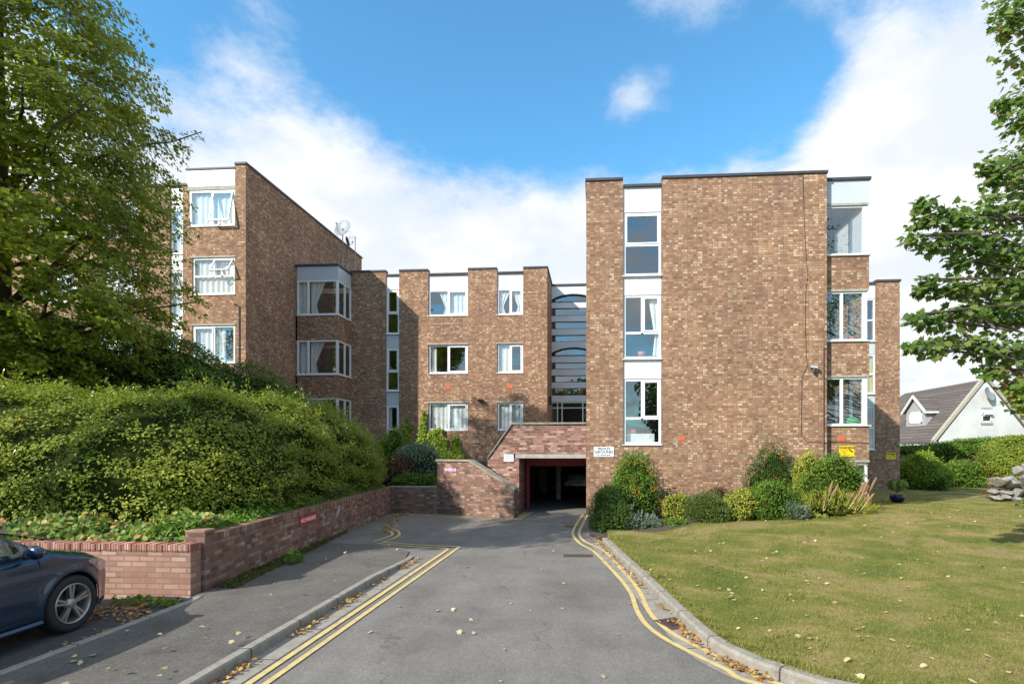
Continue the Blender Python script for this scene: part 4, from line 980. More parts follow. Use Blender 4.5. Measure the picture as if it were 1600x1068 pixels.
Mr = Mc @ Matrix.Rotation(R(-35), 4, 'Z') @ Matrix.Rotation(R(12), 4, 'Y')
b = MB(); b.bbox(-.13, .1, -.035, .035, .0, .07, .012); b.bbox(-.15, .08, -.045, .045, .07, .08, .003); b.build('housing', GREYM, t, Mr)
b = MB(); b.lathe([(0, -.135), (.028, -.135), (.028, -.12)], (0, 0, .035), 14, 'x'); b.build('lens', DARK, t, Mr)
b = MB(); b.bbox(-.05, .03, -.03, .03, -.13, -.01, .01); b.build('infrared_lamp', DARK, t, Mr)

def dish(label, base, r, h, az, el, name='satellite_dish', group=None, pole=True):
    """dish with arm and feed on a pole; az from -Y towards +X"""
    t = thing(name, label, 'satellite dish', base, group=group); M0 = TR(base)
    if pole: b = MB(); b.tube([(0, 0, 0), (0, 0, h)], .024, 10); b.build('pole', GREYM, t, M0)
    MD = M0 @ Matrix.Translation(Vector((0, 0, h))) @ Matrix.Rotation(az, 4, 'Z') @ Matrix.Rotation(-el, 4, 'X')
    prof = [(r*k/8, -.10+.22*r*(k/8)**2) for k in range(9)]
    b = MB(); n = 28; vs = []
    for rr, d in prof+[(rr_, d_+.012) for rr_, d_ in prof[::-1]]:
        for k in range(n): a = 2*math.pi*k/n; vs.append((rr*math.cos(a), -d-.05, rr*math.sin(a)*1.08))
    m_ = 2*len(prof); b.add(vs, [(i*n+k, i*n+(k+1) % n, (i+1)*n+(k+1) % n, (i+1)*n+k) for i in range(m_-1) for k in range(n)], True); b.build('reflector', plain('dish_grey', (.24, .27, .28), .5), t, MD)
    b = MB(); b.tube([(0, -.02, -r), (0, -r*.6, -r*.75), (0, -r*1.15, -r*.35)], .012, 6); b.tube([(0, -r*1.25, -r*.3), (0, -r*1.0, -r*.22)], .03, 8); b.build('feed_arm', GREYM, t, MD)
p = atY(535, 400, 26.6); zr_ = ztc-.4
px_ = (atY(535.5, 400, 26.6)[0], 26.6, zr_)
dish('large round grey satellite dish on a pole above the centre roof beside the side wall', px_, .43, atY(532, 357, 26.6)[2]-zr_+.0, R(-10), R(20))
px_ = (atY(543, 400, 26.9)[0], 26.9, zr_)
dish('smaller satellite dish turned away, below and right of the large roof dish', px_, .22, atY(543, 377, 26.9)[2]-zr_, R(128), R(20))
p = atY(555, 400, 26.5); t = thing('tv_aerial', 'thin television aerial on a mast beside the roof satellite dishes', 'aerial', (p[0], 26.5, zr_)); M_ = TR((p[0], 26.5, 0))
zt_ = atY(553, 370, 26.5)[2]
b = MB(); b.tube([(0, 0, zr_), (0, 0, zt_)], .018, 8); b.build('mast', GREYM, t, M_)
b = MB(); b.tube([(.05, 0, zt_-.06), (-.32, 0, zt_-.06)], .010, 6)
for x in (-.05, -.15, -.25, -.31): b.tube([(x, -.02, zt_-.24), (x, .02, zt_+.10)], .006, 5)
b.tube([(-.35, 0, zt_+.26), (-.18, 0, zt_+.22), (-.16, 0, zt_+.12)], .008, 5); b.tube([(-.25, 0, zt_-.26), (-.1, 0, zt_-.32), (-.12, 0, zt_-.42)], .008, 5)
b.build('aerial_array', GREYM, t, M_)

# ================================================================== CAR
def car_body():
    st_ = np.linspace(-1.98, 1.985, 265)
    def topz(y): return float(np.interp(y, [-1.98, -1.93, -1.8, -1.0, .85, 1.05, 1.3, 1.6, 1.8, 1.92, 1.965, 1.985], [.62, .93, .965, .955, .945, .965, .90, .835, .765, .68, .60, .52]))
    def wid(y): return float(np.interp(y, [-1.98, -1.9, -1.6, -1.0, 0, 1.0, 1.35, 1.6, 1.8, 1.92, 1.985], [.60, .73, .81, .838, .84, .838, .832, .80, .715, .60, .46]))
    def low(y): return float(np.interp(y, [-1.98, -1.85, -1.6, 1.6, 1.85, 1.985], [.38, .26, .19, .19, .22, .34]))
    NZ = 30; NT_ = 12
    def prof(y):
        tz, wd, lz = topz(y), wid(y), low(y); sh = tz-.085 if tz-.085 > lz+.05 else tz-.02; pts = []
        for i in range(NZ):
            z = lz+(sh-lz)*i/(NZ-1); zn = z
            x = wd*float(np.interp(zn, [.18, .26, .34, .50, .66, .80, .95], [.955, .985, .988, 1.0, .998, .975, .945]))
            x += .010*math.exp(-((z-.70)/.03)**2)*(abs(y) < 1.6)        # character line
            dfw = math.hypot(y-1.23, z-.31); x += .016*math.exp(-((dfw-.37)/.05)**2)
            dfw = math.hypot(y+1.25, z-.31); x += .016*math.exp(-((dfw-.37)/.05)**2)
            pts.append((x, z))
        xe = pts[-1][0]
        for i in range(1, NT_+1):
            a = i/NT_; x = xe*(1-a**1.25) if a < 1 else 0
            x = xe*(1-a); z = sh+(tz-sh)*(1-(1-min(1, a*2.6))**2)+.03*(a*a)*min(1, (tz-.5)*2)
            pts.append((x, z))
        return pts
    return st_, prof, NZ, NT_
def build_car(label, loc, rz, paint):
    t = thing('parked_car', label, 'car', loc, rz); M = TR(loc, rz)
    st_, prof, NZ, NT_ = car_body(); P_ = [prof(y) for y in st_]; n = NZ+NT_; RA = .352; WC = (1.23, -1.25); ZC_ = .315
    body, bump_ = MB(), MB()
    for sgn in (1, -1):
        light, tail = MB(), MB()
        V = []; inside = []
        for j, y in enumerate(st_):
            for i in range(n):
                x, z = P_[j][i]; yy = y; ins = False
                if i < NZ+1:
                    for c in WC:
                        d = math.hypot(y-c, z-ZC_)
                        if d < RA: ins = True
                V.append([x*sgn, yy, z]); inside.append(ins)
        faces = []
        for j in range(len(st_)-1):
            for i in range(n-1):
                q = [j*n+i, (j+1)*n+i, (j+1)*n+i+1, j*n+i+1]
                if all(inside[k] for k in q): continue
                faces.append(q)
        for k, ins in enumerate(inside):
            if ins:
                y, z = V[k][1], V[k][2]; c = min(WC, key=lambda c: abs(c-y)); d = math.hypot(y-c, z-ZC_) or 1
                V[k][1] = c+(y-c)/d*RA; V[k][2] = ZC_+(z-ZC_)/d*RA
        groups = {'b': [], 'l': [], 't': [], 'k': []}
        for q in faces:
            yc = sum(V[k][1] for k in q)/4; zc = sum(V[k][2] for k in q)/4; xc = abs(sum(V[k][0] for k in q)/4)
            hl = .585+.10*(1.98-yc)/.45
            if yc > 1.46 and .60 < zc < .755-(1.98-yc)*-.02 and xc > .40 and zc > .60+max(0, (1.62-yc))*.9: groups['l'].append(q)
            elif yc < -1.78 and .62 < zc < .88 and xc > .48: groups['t'].append(q)
            elif yc > 1.9 and zc < .56: groups['k'].append(q)
            else: groups['b'].append(q)
        for g, mb in (('b', body), ('l', light), ('t', tail), ('k', bump_)):
            used = sorted({k for q in groups[g] for k in q}); mp = {k: i for i, k in enumerate(used)}
            mb.add([V[k] for k in used], [tuple(mp[k] for k in (q if sgn == 1 else q[::-1])) for q in groups[g]], True)
        light.build('headlight', LAMPM, t, M); tail.build('tail_light', TAILM, t, M)
    # nose and tail closures
    for j, s_ in ((0, -1), (len(st_)-1, 1)):
        pr = P_[j]; y = st_[j]; L_ = [(x, y, z) for x, z in pr]+[(-x, y, z) for x, z in pr[::-1]]; (bump_ if s_ > 0 else body).add(L_, [tuple(range(len(L_)))])
    # greenhouse
    gy = np.linspace(-1.9, 1.08, 120); NG = 14
    def roof(y): return float(np.interp(y, [-1.92, -1.75, -1.55, -1.3, -.8, -.3, .1, .3, 1.09], [.94, 1.16, 1.33, 1.40, 1.445, 1.455, 1.43, 1.38, .945]))
    ws, wr_ = MB(), MB()
    def gp(y, i):
        rz_ = roof(y); bz = .925; f = i/(NG-1); wb = .80*min(1, .9+.1*(1.2-y)); 
        if i < NG-5:
            g = i/(NG-5); z = bz+(rz_-.06-bz)*g; x = wb-(z-bz)*.36
        else:
            g = (i-(NG-5))/4; xe = wb-(rz_-.06-bz)*.36; x = xe*(1-g); z = rz_-.06+.06*(1-(1-min(1, g*1.6))**2)
        if z < bz: z = bz-.01
        return x, z
    for sgn in (1, -1):
        V = []; glass = MB()
        for y in gy:
            for i in range(NG): x, z = gp(y, i); V.append((x*sgn, y, z))
        grp = {'b': [], 'g': [], 'w': [], 'r': []}
        for j in range(len(gy)-1):
            for i in range(NG-1):
                q = (j*NG+i, (j+1)*NG+i, (j+1)*NG+i+1, j*NG+i+1); yc = (gy[j]+gy[j+1])/2; zc = sum(V[k][2] for k in q)/4; rz_ = roof(yc)
                if i < NG-5:
                    pill = abs(yc+.12) < .05 or abs(yc+.98) < .05 or (rz_-zc < .10) or yc < -1.62 or (zc-.925) < .02 or (abs(yc-.72) < .02)
                    grp['b' if pill or rz_ < 1.0 else 'g'].append(q)
                elif yc > .30: grp['w'].append(q)
                elif yc < -1.5: grp['r'].append(q)
                else: grp['b'].append(q)
        for g, mb in (('b', body), ('g', glass), ('w', ws), ('r', wr_)):
            used = sorted({k for q in grp[g] for k in q}); mp = {k: i for i, k in enumerate(used)}
            mb.add([V[k] for k in used], [tuple(mp[k] for k in (q if sgn == 1 else q[::-1])) for q in grp[g]], True)
        glass.build('side_window', CARGLASS, t, M)
    bo = body.build('body', paint, t, M)
    ws.build('windscreen', CARGLASS, t, M); wr_.build('rear_window', CARGLASS, t, M)
    bump_.build('bumper_grille', TRIM, t, M)
    # seams, sill, handle, arch liners
    def side(y, z, off=.0015):
        pr = prof(y); zs = [p[1] for p in pr[:NZ]]; return (float(np.interp(z, zs, [p[0] for p in pr[:NZ]]))+off)
    for sgn in (1, -1):
        b = MB()
        for ys_ in ([(.86, .30), (.86, .55), (.86, .80), (.84, .9)], [(-.14, .27), (-.14, .6), (-.14, .9)], [(-1.0, .9), (-1.0, .65), (-.86, .5)]):
            b.tube([(sgn*side(y, z, .0), y, z) for y, z in ys_], .005, 4)
        b.tube([(sgn*side(y, z, .0), y, z) for y, z in [(.86, .30), (.4, .27), (-.14, .27), (-.7, .28)]], .005, 4)
        for c in WC:
            L_ = []; 
            for k in range(17):
                a = math.pi*k/16*1.1-.05*math.pi; y, z = c+RA*math.cos(a), ZC_+RA*math.sin(a)
                L_.append((sgn*(side(y, max(z, .2), -.004)), y, z)); L_.append((sgn*.42, y, z))
            b.add(L_, [(2*i, 2*i+1, 2*i+3, 2*i+2) for i in range(16)])
            b.add([(sgn*.42, c-.36, .1), (sgn*.42, c+.36, .1), (sgn*.42, c+.36, .7), (sgn*.42, c-.36, .7)], [(0, 1, 2, 3)])
        b.build('panel_gap', TRIM, bo, M)
    b = MB(); b.box(-.70, .70, -1.7, 1.75, .17, .26); b.build('underbody', TRIM, t, M)
    for sgn in (1, -1): b = MB(); b.tube([(sgn*(.845), .84, .215), (sgn*.848, 0, .21), (sgn*.845, -.86, .215)], .03, 8); b.build('side_skirt', paint, t, M)
    for sgn in (1, -1):
        hs_ = MB(); hs_.tube([(sgn*(side(.05, .78)+.012), .10, .785), (sgn*(side(.0, .78)+.03), .0, .785), (sgn*(side(-.1, .78)+.012), -.12, .78)], .014, 8); hs_.build('door_handle', paint, t, M)
        m_ = MB()
        prof_ = [(0, .0), (.05, .01), (.078, .05), (.082, .10), (.06, .15), (0, .17)]
        base = (sgn*.80, .66, 0); cs = []
        for (r_, h) in prof_:
            for k in range(14): a = 2*math.pi*k/14; cs.append((sgn*(.83+h*1.15), .70+.055*math.cos(a)*r_/.08-.02*h*5, .985+r_*.92*math.sin(a)))
        m_.add(cs, [(i*14+k, i*14+(k+1) % 14, (i+1)*14+(k+1) % 14, (i+1)*14+k) for i in range(5) for k in range(14)], True)
        mo = m_.build('wing_mirror', paint, t, M, recalc=True)
        k_ = MB(); k_.tube([(sgn*.78, .72, .93), (sgn*.86, .70, .945)], .028, 8); k_.build('mirror_arm', TRIM, mo, M)
        g_ = MB(); g_.quad((sgn*.86, .655, .935), (sgn*1.0, .655, .935), (sgn*1.0, .655, 1.035), (sgn*.86, .655, 1.035)); g_.build('mirror_glass', CHROME, mo, M)
        for c in WC:
            Mw = M @ Matrix.Translation(Vector((sgn*.745, c, .315))) @ Matrix.Rotation(0 if sgn == 1 else math.pi, 4, 'Z') @ Matrix.Rotation(R(20), 4, 'X')
            tp = [(.222, -.09), (.24, -.1), (.295, -.1), (.312, -.075), (.316, -.03), (.316, .04), (.312, .078), (.295, .1), (.25, .098), (.222, .085)]
            w_ = MB(); w_.lathe(tp, n=48, axis='x'); w_.box(-.06, 0, -.05, .05, -.05, .05); wo_ = w_.build('wheel', TYRE, t, Mw)
            r_ = MB(); r_.lathe([(.225, .088), (.222, .098), (.212, .098), (.204, .085), (.198, -.05)], n=48, axis='x')
            for k in range(5):
                for dlt in (-.17, .17):
                    a = 2*math.pi*k/5+dlt; ca, sa = math.cos(a), math.sin(a); a2 = 2*math.pi*k/5+dlt*.72; c2, s2 = math.cos(a2), math.sin(a2); hw = .0155
                    I_ = [(.072, .04, -hw*1.1, ca, sa), (.204, .21, -hw, c2, s2)]
                    px0, px1 = .07, .078
                    p0 = (.045*ca, .045*sa); p1_ = (.21*c2, .21*s2); nx, ny = -s2*.0145, c2*.0145
                    V = []
                    for xx in (.03, .074): V += [(xx, p0[0]-nx*.8, p0[1]-ny*.8), (xx, p0[0]+nx*.8, p0[1]+ny*.8), (xx+.01, p1_[0]+nx, p1_[1]+ny), (xx+.01, p1_[0]-nx, p1_[1]-ny)]
                    r_.add(V, [(0, 1, 2, 3), (7, 6, 5, 4), (0, 4, 5, 1), (1, 5, 6, 2), (2, 6, 7, 3), (3, 7, 4, 0)])
            r_.lathe([(0, .082), (.03, .082), (.062, .072), (.062, .02)], n=24, axis='x'); r_.build('alloy_rim', RIM, wo_, Mw)
            d_ = MB(); d_.lathe([(0, .0), (.13, .0), (.13, -.01)], n=32, axis='x'); d_.lathe([(.13, -.03), (.2, -.03)], n=32, axis='x'); d_.build('brake_disc', TRIM, wo_, Mw)
    # seats and dashboard, seen dimly through the glass
    b = MB()
    for x in (-.36, .36): b.bbox(x-.24, x+.24, -.55, .0, .35, .55, .06); b.bbox(x-.22, x+.22, -.72, -.52, .45, 1.02, .06); b.bbox(x-.12, x+.12, -.72, -.62, 1.04, 1.2, .04)
    b.bbox(-.7, .7, -1.5, -1.3, .4, .95, .05); b.bbox(-.74, .74, .45, .85, .6, .93, .04); b.build('seats_and_dashboard', TRIM, t, M)
    b = MB(); b.box(-.26, .26, -2.02, -1.985, .50, .61); b.build('number_plate', SY, t, M)
    return t
def carpaint(name, col, met=.6):
    m, t = newmat(name); co = t.new('ShaderNodeTexCoord').outputs['Object']
    finish(t, princ(t, t.mix(t.mapr(t.noise(co, 6, 5, .7), .5, .75, 0, .12), col+(1,), (.12, .12, .11, 1)), .32, t.noise(co, 400, 1), .03, .001, Metallic=met, Coat_Weight=1.0, Coat_Roughness=.04)); return m
BLUE = carpaint('blue_car_paint', (.011, .036, .082)); SILVER = carpaint('silver_car_paint', (.20, .21, .22))
TRIM = plain('black_plastic', (.018, .018, .02), .55, .1, 20, .05); TYRE = plain('tyre_rubber', (.022, .021, .020), .8, .25, 30, .1)
RIM = plain('alloy_wheel', (.42, .40, .38), .35, .15, 15, .02, Metallic=.75); CHROME = plain('mirror_chrome', (.7, .7, .7), .05, .0, 2, .0, Metallic=1.0)
TAILM = plain('red_lamp', (.30, .01, .015), .15, .05, 5, .0); LAMPM = plain('headlamp_glass', (.30, .32, .34), .08, .3, 20, .0, Metallic=.5, Coat_Weight=1.0)
m, t = newmat('car_glass'); tr = t.new('ShaderNodeBsdfTransparent', Color=(.42, .47, .45, 1)); gl = t.new('ShaderNodeBsdfGlossy', Color=(1, 1, 1, 1), Roughness=.01)
mx = t.new('ShaderNodeMixShader', Fac=two_sided_fresnel(t, .07, .8)); t.set(mx.inputs[1], tr.outputs[0]); t.set(mx.inputs[2], gl.outputs[0]); finish(t, mx.outputs[0]); CARGLASS = m
cw = gnd(118, 987, .012)
car = build_car('glossy dark blue hatchback parked facing the low pink wall', (cw[0]-.845-.0, cw[1]-1.23, .012), R(2), BLUE)
car2 = build_car('silver car parked deep inside the dark garage, seen from behind', (atY(903, 760, 25)[0]+.1, 27.0, 0), R(-3), SILVER)

# ================================================================== HOUSE BEHIND ON THE RIGHT
hx = 35.0; YH = 52.6
hs_ = thing('rendered_house', 'pale rendered house with a steep brown tiled roof behind the garden wall', 'house', (hx, YH, 0))
MH = TR((hx, YH, 0)); za, ze, hwid, hl_ = atY(1540, 592, YH)[2], 2.75, 4.15, 13
b = MB(); b.prism([(-hwid+.15, -.1), (hwid-.15, -.1), (hwid-.15, ze+.1), (0, za-.15), (-hwid+.15, ze+.1)], 0, hl_); b.build('wall', RENDER, hs_, MH)
b = MB()
for s_ in (-1, 1):
    b.add([(s_*(hwid+.25), .25, ze-.15), (0, .25, za), (0, hl_, za), (s_*(hwid+.25), hl_+12*(s_ < 0), ze-.15), (s_*(hwid+.25), .25, ze-.33), (0, .25, za-.16)], [(0, 1, 2, 3), (0, 4, 5, 1)])
ro_ = b.build('roof', TILE, hs_, MH)
b = MB(); b.add([(-hwid-.25, hl_, ze-.15), (-.6, hl_, za-.8), (-.6, hl_+14, za-.8), (-hwid-.25, hl_+14, ze-.15)], [(0, 1, 2, 3)]); b.build('lower_roof', TILE, hs_, MH)
# roof slopes carry their own tile rows up the slope
for o in (ro_,):
    ul = o.data.uv_layers[0].data
    for lp in o.data.loops:
        c = o.data.vertices[lp.vertex_index].co; ul[lp.index].uv = (c.y, math.hypot(c.x, c.z)*1.0 if False else abs(c.x)*1.5)
b = MB()
for s_ in (-1, 1): b.prism([(s_*(hwid+.35), ze-.25), (0, za+.02), (0, za+.40), (s_*(hwid+.35), ze+.13)] if s_ < 0 else [(0, za+.02), (s_*(hwid+.35), ze-.25), (s_*(hwid+.35), ze+.13), (0, za+.40)], -.1, .35)
b.build('gable_coping', BEIGE, hs_, MH)
b = MB(); b.box(-hwid-.4, -hwid+.25, -.12, .4, ze-1.0, ze-.1); b.build('corner_stone', BEIGE, hs_, MH)
b = MB(); b.box(-hwid-.15, -hwid+.16, .4, 22, -.1, ze-.5); b.build('front_wall', plain('cream_wall', (.70, .62, .47), .85, .08, 1), hs_, MH)
b = MB(); b.box(-hwid-.42, -hwid-.14, .4, 22, ze-.50, ze-.28); b.build('gutter', UP, hs_, MH)
for yy in (3.6, 8.5):
    b = MB(); b.box(-hwid-.18, -hwid-.15, yy, yy+1.4, .9, 2.1); f_ = b.build('window', DARK, hs_, MH)
# dormer facing left
dY0, dY1 = 3.6, 7.0; dz0, dz1, dza = 4.2, 5.75, 7.1; dx = -3.1
b = MB(); b.prism([(dY0, dz0), (dY1, dz0), (dY1, dz1), ((dY0+dY1)/2, dza), (dY0, dz1)], 0, 2.6)
MDm = MH @ Matrix(((0, 1, 0, dx), (1, 0, 0, 0), (0, 0, 1, 0), (0, 0, 0, 1)))
b.build('dormer_wall', GREYR, hs_, MDm, recalc=True)
b = MB(); ym = (dY0+dY1)/2
b.add([(dx-.3, dY0-.3, dz1-.15), (dx-.3, ym, dza+.12), (dx+2.9, ym, dza+.12), (dx+2.9, dY0-.3, dz1-.15), (dx-.3, dY1+.3, dz1-.15), (dx+2.9, dY1+.3, dz1-.15)], [(0, 1, 2, 3), (1, 4, 5, 2)])
b.build('dormer_roof', TILE, hs_, MH)
b = MB()
for ya, yb in ((dY0-.35, ym), (dY1+.35, ym)):
    b.add([(dx-.36, ya, dz1-.30), (dx-.36, yb, dza+.0), (dx-.36, yb, dza+.24), (dx-.36, ya, dz1-.05), (dx-.22, ya, dz1-.30), (dx-.22, yb, dza+.0), (dx-.22, yb, dza+.24), (dx-.22, ya, dz1-.05)], [(0, 1, 2, 3), (4, 5, 6, 7), (2, 3, 7, 6), (0, 1, 5, 4)])
b.box(dx-.3, dx+2.4, dY0-.36, dY0-.2, dz1-.30, dz1-.12)
b.build('barge_board', UP, hs_, MH)
b = MB(); yw0, yw1 = dY0+.65, dY1-.65
b.box(dx-.06, dx, yw0, yw1, dz0+.35, dz0+.47); b.box(dx-.06, dx, yw0, yw1, dz1-.2, dz1-.08); b.box(dx-.06, dx, yw0, yw0+.14, dz0+.35, dz1-.08); b.box(dx-.06, dx, yw1-.14, yw1, dz0+.35, dz1-.08); b.box(dx-.05, dx, ym-.03, ym+.03, dz0+.4, dz1-.1); b.box(dx-.05, dx, yw0, yw1, (dz0+dz1)/2+.1, (dz0+dz1)/2+.2)
f_ = b.build('dormer_window', UP, hs_, MH)
b = MB(); b.quad((dx-.02, yw0, dz0+.4), (dx-.02, yw1, dz0+.4), (dx-.02, yw1, dz1-.1), (dx-.02, yw0, dz1-.1)); b.build('blind', NET, f_, MH)
q = atY(1541, 646, YH); wx = q[0]-hx; wz = q[2]
b = MB(); b.box(wx-.35, wx+.35, -.02, .0, wz-.7, wz+.35); b.build('gable_window', DARK, hs_, MH)
b = MB(); b.box(wx-.4, wx-.32, -.06, -.01, wz-.7, wz+.4); b.box(wx+.32, wx+.4, -.06, -.01, wz-.7, wz+.4); b.box(wx-.4, wx+.4, -.06, -.01, wz-.75, wz-.65); b.box(wx-.4, wx+.4, -.06, -.01, wz-.2, wz-.1); b.box(wx-.4, wx+.4, -.3, -.25, wz-.05, wz+.0); b.add([(wx-.38, -.04, wz+.35), (wx+.38, -.04, wz+.35), (wx+.38, -.35, wz-.05), (wx-.38, -.35, wz-.05)], [(0, 1, 2, 3)])
b.build('window_frame', UP, hs_, MH)
b = MB(); b.box(wx-.5, wx+.5, -.1, .0, wz-.95, wz-.76); b.box(wx-.45, wx+.45, -.06, .0, wz+.4, wz+.58); b.build('stone_sill', GREYR, hs_, MH)
q = atY(1549, 615, YH-.5)
dish('white satellite dish mounted near the apex of the rendered house gable', (q[0], YH-.2, q[2]-.0), .62, 0, R(25), R(20), pole=False)
# ================================================================== VEGETATION
def unit(a): return a/np.maximum(np.linalg.norm(a, axis=-1, keepdims=True), 1e-9)
T_OVAL = (np.array([(0, 0, 0), (.28, -.25, .07), (.72, -.20, .05), (1, 0, -.04), (.72, .20, .05), (.28, .25, .07)]), [(0, 1, 2, 3), (0, 3, 4, 5)])
T_ROUND = (np.array([(0, 0, 0), (.15, -.36, .06), (.6, -.40, .04), (1, 0, -.10), (.6, .40, .04), (.15, .36, .06)]), [(0, 1, 2, 3), (0, 3, 4, 5)])
T_NEEDLE = (np.array([(0, -.06, 0), (1, 0, 0), (0, .06, 0)]), [(0, 1, 2)])
_mo = [(0, 0), (.05, -.22), (.02, -.42), (.25, -.36), (.42, -.52), (.48, -.30), (.72, -.30), (.68, -.14), (1.0, 0), (.68, .14), (.72, .30), (.48, .30), (.42, .52), (.25, .36), (.02, .42), (.05, .22)]
T_MAPLE = (np.array([(.35, 0, .0)]+[(x, y, -.10*abs(y)*2+.03*x) for x, y in _mo]), [(0, i, i+1) for i in range(1, 16)]+[(0, 16, 1)])
def leaves(name, pos, tan, nor, size, tmpl, mat, parent=None, base=(0, 0, 0)):
    T, F = tmpl; N = len(pos); tan = unit(tan); bi = unit(np.cross(nor, tan)); nor = np.cross(tan, bi)
    size = np.broadcast_to(np.asarray(size, float), (N,))
    V = (pos-np.array(base))[:, None, :]+size[:, None, None]*(T[None, :, 0:1]*tan[:, None]+T[None, :, 1:2]*bi[:, None]+T[None, :, 2:3]*nor[:, None])
    k = len(T); me = bpy.data.meshes.new(name); me.vertices.add(N*k); me.vertices.foreach_set('co', V.astype('f').ravel())
    li = np.concatenate([np.array(f) for f in F]); tot = len(li); L = (np.arange(N)[:, None]*k+li[None]).ravel()
    fl = np.array([len(f) for f in F]); st = np.concatenate([[0], np.cumsum(fl)[:-1]])
    me.loops.add(N*tot); me.loops.foreach_set('vertex_index', L.astype('i'))
    me.polygons.add(N*len(F)); me.polygons.foreach_set('loop_start', (np.arange(N)[:, None]*tot+st[None]).astype('i').ravel())
    try: me.polygons.foreach_set('loop_total', np.tile(fl, N).astype('i'))
    except Exception: pass
    me.update(calc_edges=True)
    for m in (mat if isinstance(mat, list) else [mat]): me.materials.append(m)
    o = bpy.data.objects.new(name, me); return link(o, parent, Matrix.Translation(Vector(base)))
def rnd(n, s=1.0): return rng.normal(size=(n, 3))*s
LUMP = rng.normal(size=(7, 3))*2.3; LPH = rng.uniform(0, 6.28, 7)
def lump(d, k=1.0, seed=0.0): return sum(np.sin(d@(LUMP[i]*k)+LPH[i]+seed*(i+1)) for i in range(7))/7
def ico(c, r, sub=3, lumps=.15, seed=0, scale=.85, zmin=None):
    import bmesh
    bm = bmesh.new(); bmesh.ops.create_icosphere(bm, subdivisions=sub, radius=1); d = np.array([v.co[:] for v in bm.verts]); f = [tuple(v.index for v in q.verts) for q in bm.faces]; bm.free()
    p = np.array(c)+d*np.array(r)*(scale*(1+lumps*lump(d, 1, seed)))[:, None]
    if zmin is not None: p[:, 2] = np.maximum(p[:, 2], zmin)
    return p, f
CORE = plain('dark_core', (.030, .040, .010), .95, .5, 9, .6, Specular_IOR_Level=0.0)  # solid dark hull inside the leaves, stops sight through the foliage
BEDG = 'shrubs planted along the foot of the blank brick wall'
def shrub(name, label, cat, c, r, n, size, mat, tmpl=T_OVAL, group=None, lumps=.27, up=.35, jit=.22, z0=.03, spiky=0.0, seed=None, parent=None, berries=None, core=.80):
    """a bush: leaves through the outer layer of a lumpy volume round a solid dark core"""
    seed = random.random()*9 if seed is None else seed; c = np.array(c, float); r = np.array(r, float)*1.18
    base = (c[0], c[1], z0); t = parent or thing(name, label, cat, base, group=group)
    nb = 6; sub_c = [c*1.0]; sub_r = [r*.74]           # the bush is a tangle of lobes, not one ball
    for q_ in range(nb):
        dd = unit(rnd(1))[0]; dd[2] = abs(dd[2])*random.choice((1, 1, -.6)); f_ = random.uniform(.34, .60); sub_c.append(c+dd*r*(1.02-f_)); sub_r.append(r*f_)
    wts = np.array([q_[0]*q_[2] for q_ in sub_r]); wts /= wts.sum(); pp_, oo_ = [], []
    for i_, (c_, r_) in enumerate(zip(sub_c, sub_r)):
        k_ = int(n*wts[i_]*2.1); d = unit(rnd(k_)); rad = (1+lumps*lump(d, 1, seed+i_)+lumps*.5*lump(d, 2.6, seed+2))*(1-jit*rng.random(k_)**1.6+.07*rng.normal(size=k_)+np.where(rng.random(k_) < .10, .20*rng.random(k_), 0))
        q_ = c_+d*r_*rad[:, None]; ok_ = q_[:, 2] > z0-.05
        for j_, (c2, r2) in enumerate(zip(sub_c, sub_r)):
            if j_ != i_: ok_ &= (((q_-c2)/(r2*.80))**2).sum(1) > 1
        pp_.append(q_[ok_]); oo_.append(unit(d/r_)[ok_])
    p = np.concatenate(pp_); out = np.concatenate(oo_); sel_ = rng.permutation(len(p))[:n]; p = p[sel_]; out = out[sel_]; d = out; m = len(p)
    p[:, 2] = np.maximum(p[:, 2], z0+.02*rng.random(m))
    ns_ = max(4, n//150); ii = rng.choice(m, min(ns_, m), replace=False); ii = ii[out[ii][:, 2] > -.1]; dr = unit(out[ii]*.6+np.array([0, 0, .8])+rnd(len(ii), .4)); kk = 13; ln = rng.uniform(.10, .34, len(ii)); s_ = rng.random((len(ii), kk))
    q_ = p[ii][:, None]+dr[:, None]*(s_*ln[:, None])[..., None]+rng.normal(size=(len(ii), kk, 3))*.022; p = np.concatenate([p, q_.reshape(-1, 3)]); out = np.concatenate([out, np.repeat(dr, kk, axis=0)]); d = out; m = len(p)
    nor = unit(out*.6+np.array([0, 0, up])+rnd(m, .38)); tan = unit(out*(.35+spiky)+rnd(m, .5*(1-spiky*.6))+np.array([0, 0, .0+.5*spiky]))
    leaves('foliage', p, tan, nor, size*rng.uniform(.65, 1.25, m), tmpl, mat, t, base)
    if core:
        b = MB()
        for i_, (c_, r_) in enumerate(zip(sub_c, sub_r)): pp, f = ico(c_, r_, 3, lumps, seed+i_, core*.97, z0); b.add([tuple(q-np.array(base)) for q in pp], f, True)
        b.build('dark_core', CORE, t, TR(base))
    if berries:
        bm_, k, col = berries; idx = rng.choice(m, k); b = MB()
        for i in idx:
            if d[i][1] > .2 or d[i][2] > .75: continue
            for _ in range(9):
                q = p[i]+rnd(1, .045)[0]+out[i]*.03-np.array(base); s = .016
                b.add([tuple(q+np.array(v)*s) for v in ((1, 0, 0), (-1, 0, 0), (0, 1, 0), (0, -1, 0), (0, 0, 1), (0, 0, -1))], [(0, 2, 4), (2, 1, 4), (1, 3, 4), (3, 0, 4), (2, 0, 5), (1, 2, 5), (3, 1, 5), (0, 3, 5)], True)
        tag(b.build(bm_, col, t, TR(base)), kind='stuff')
    return t
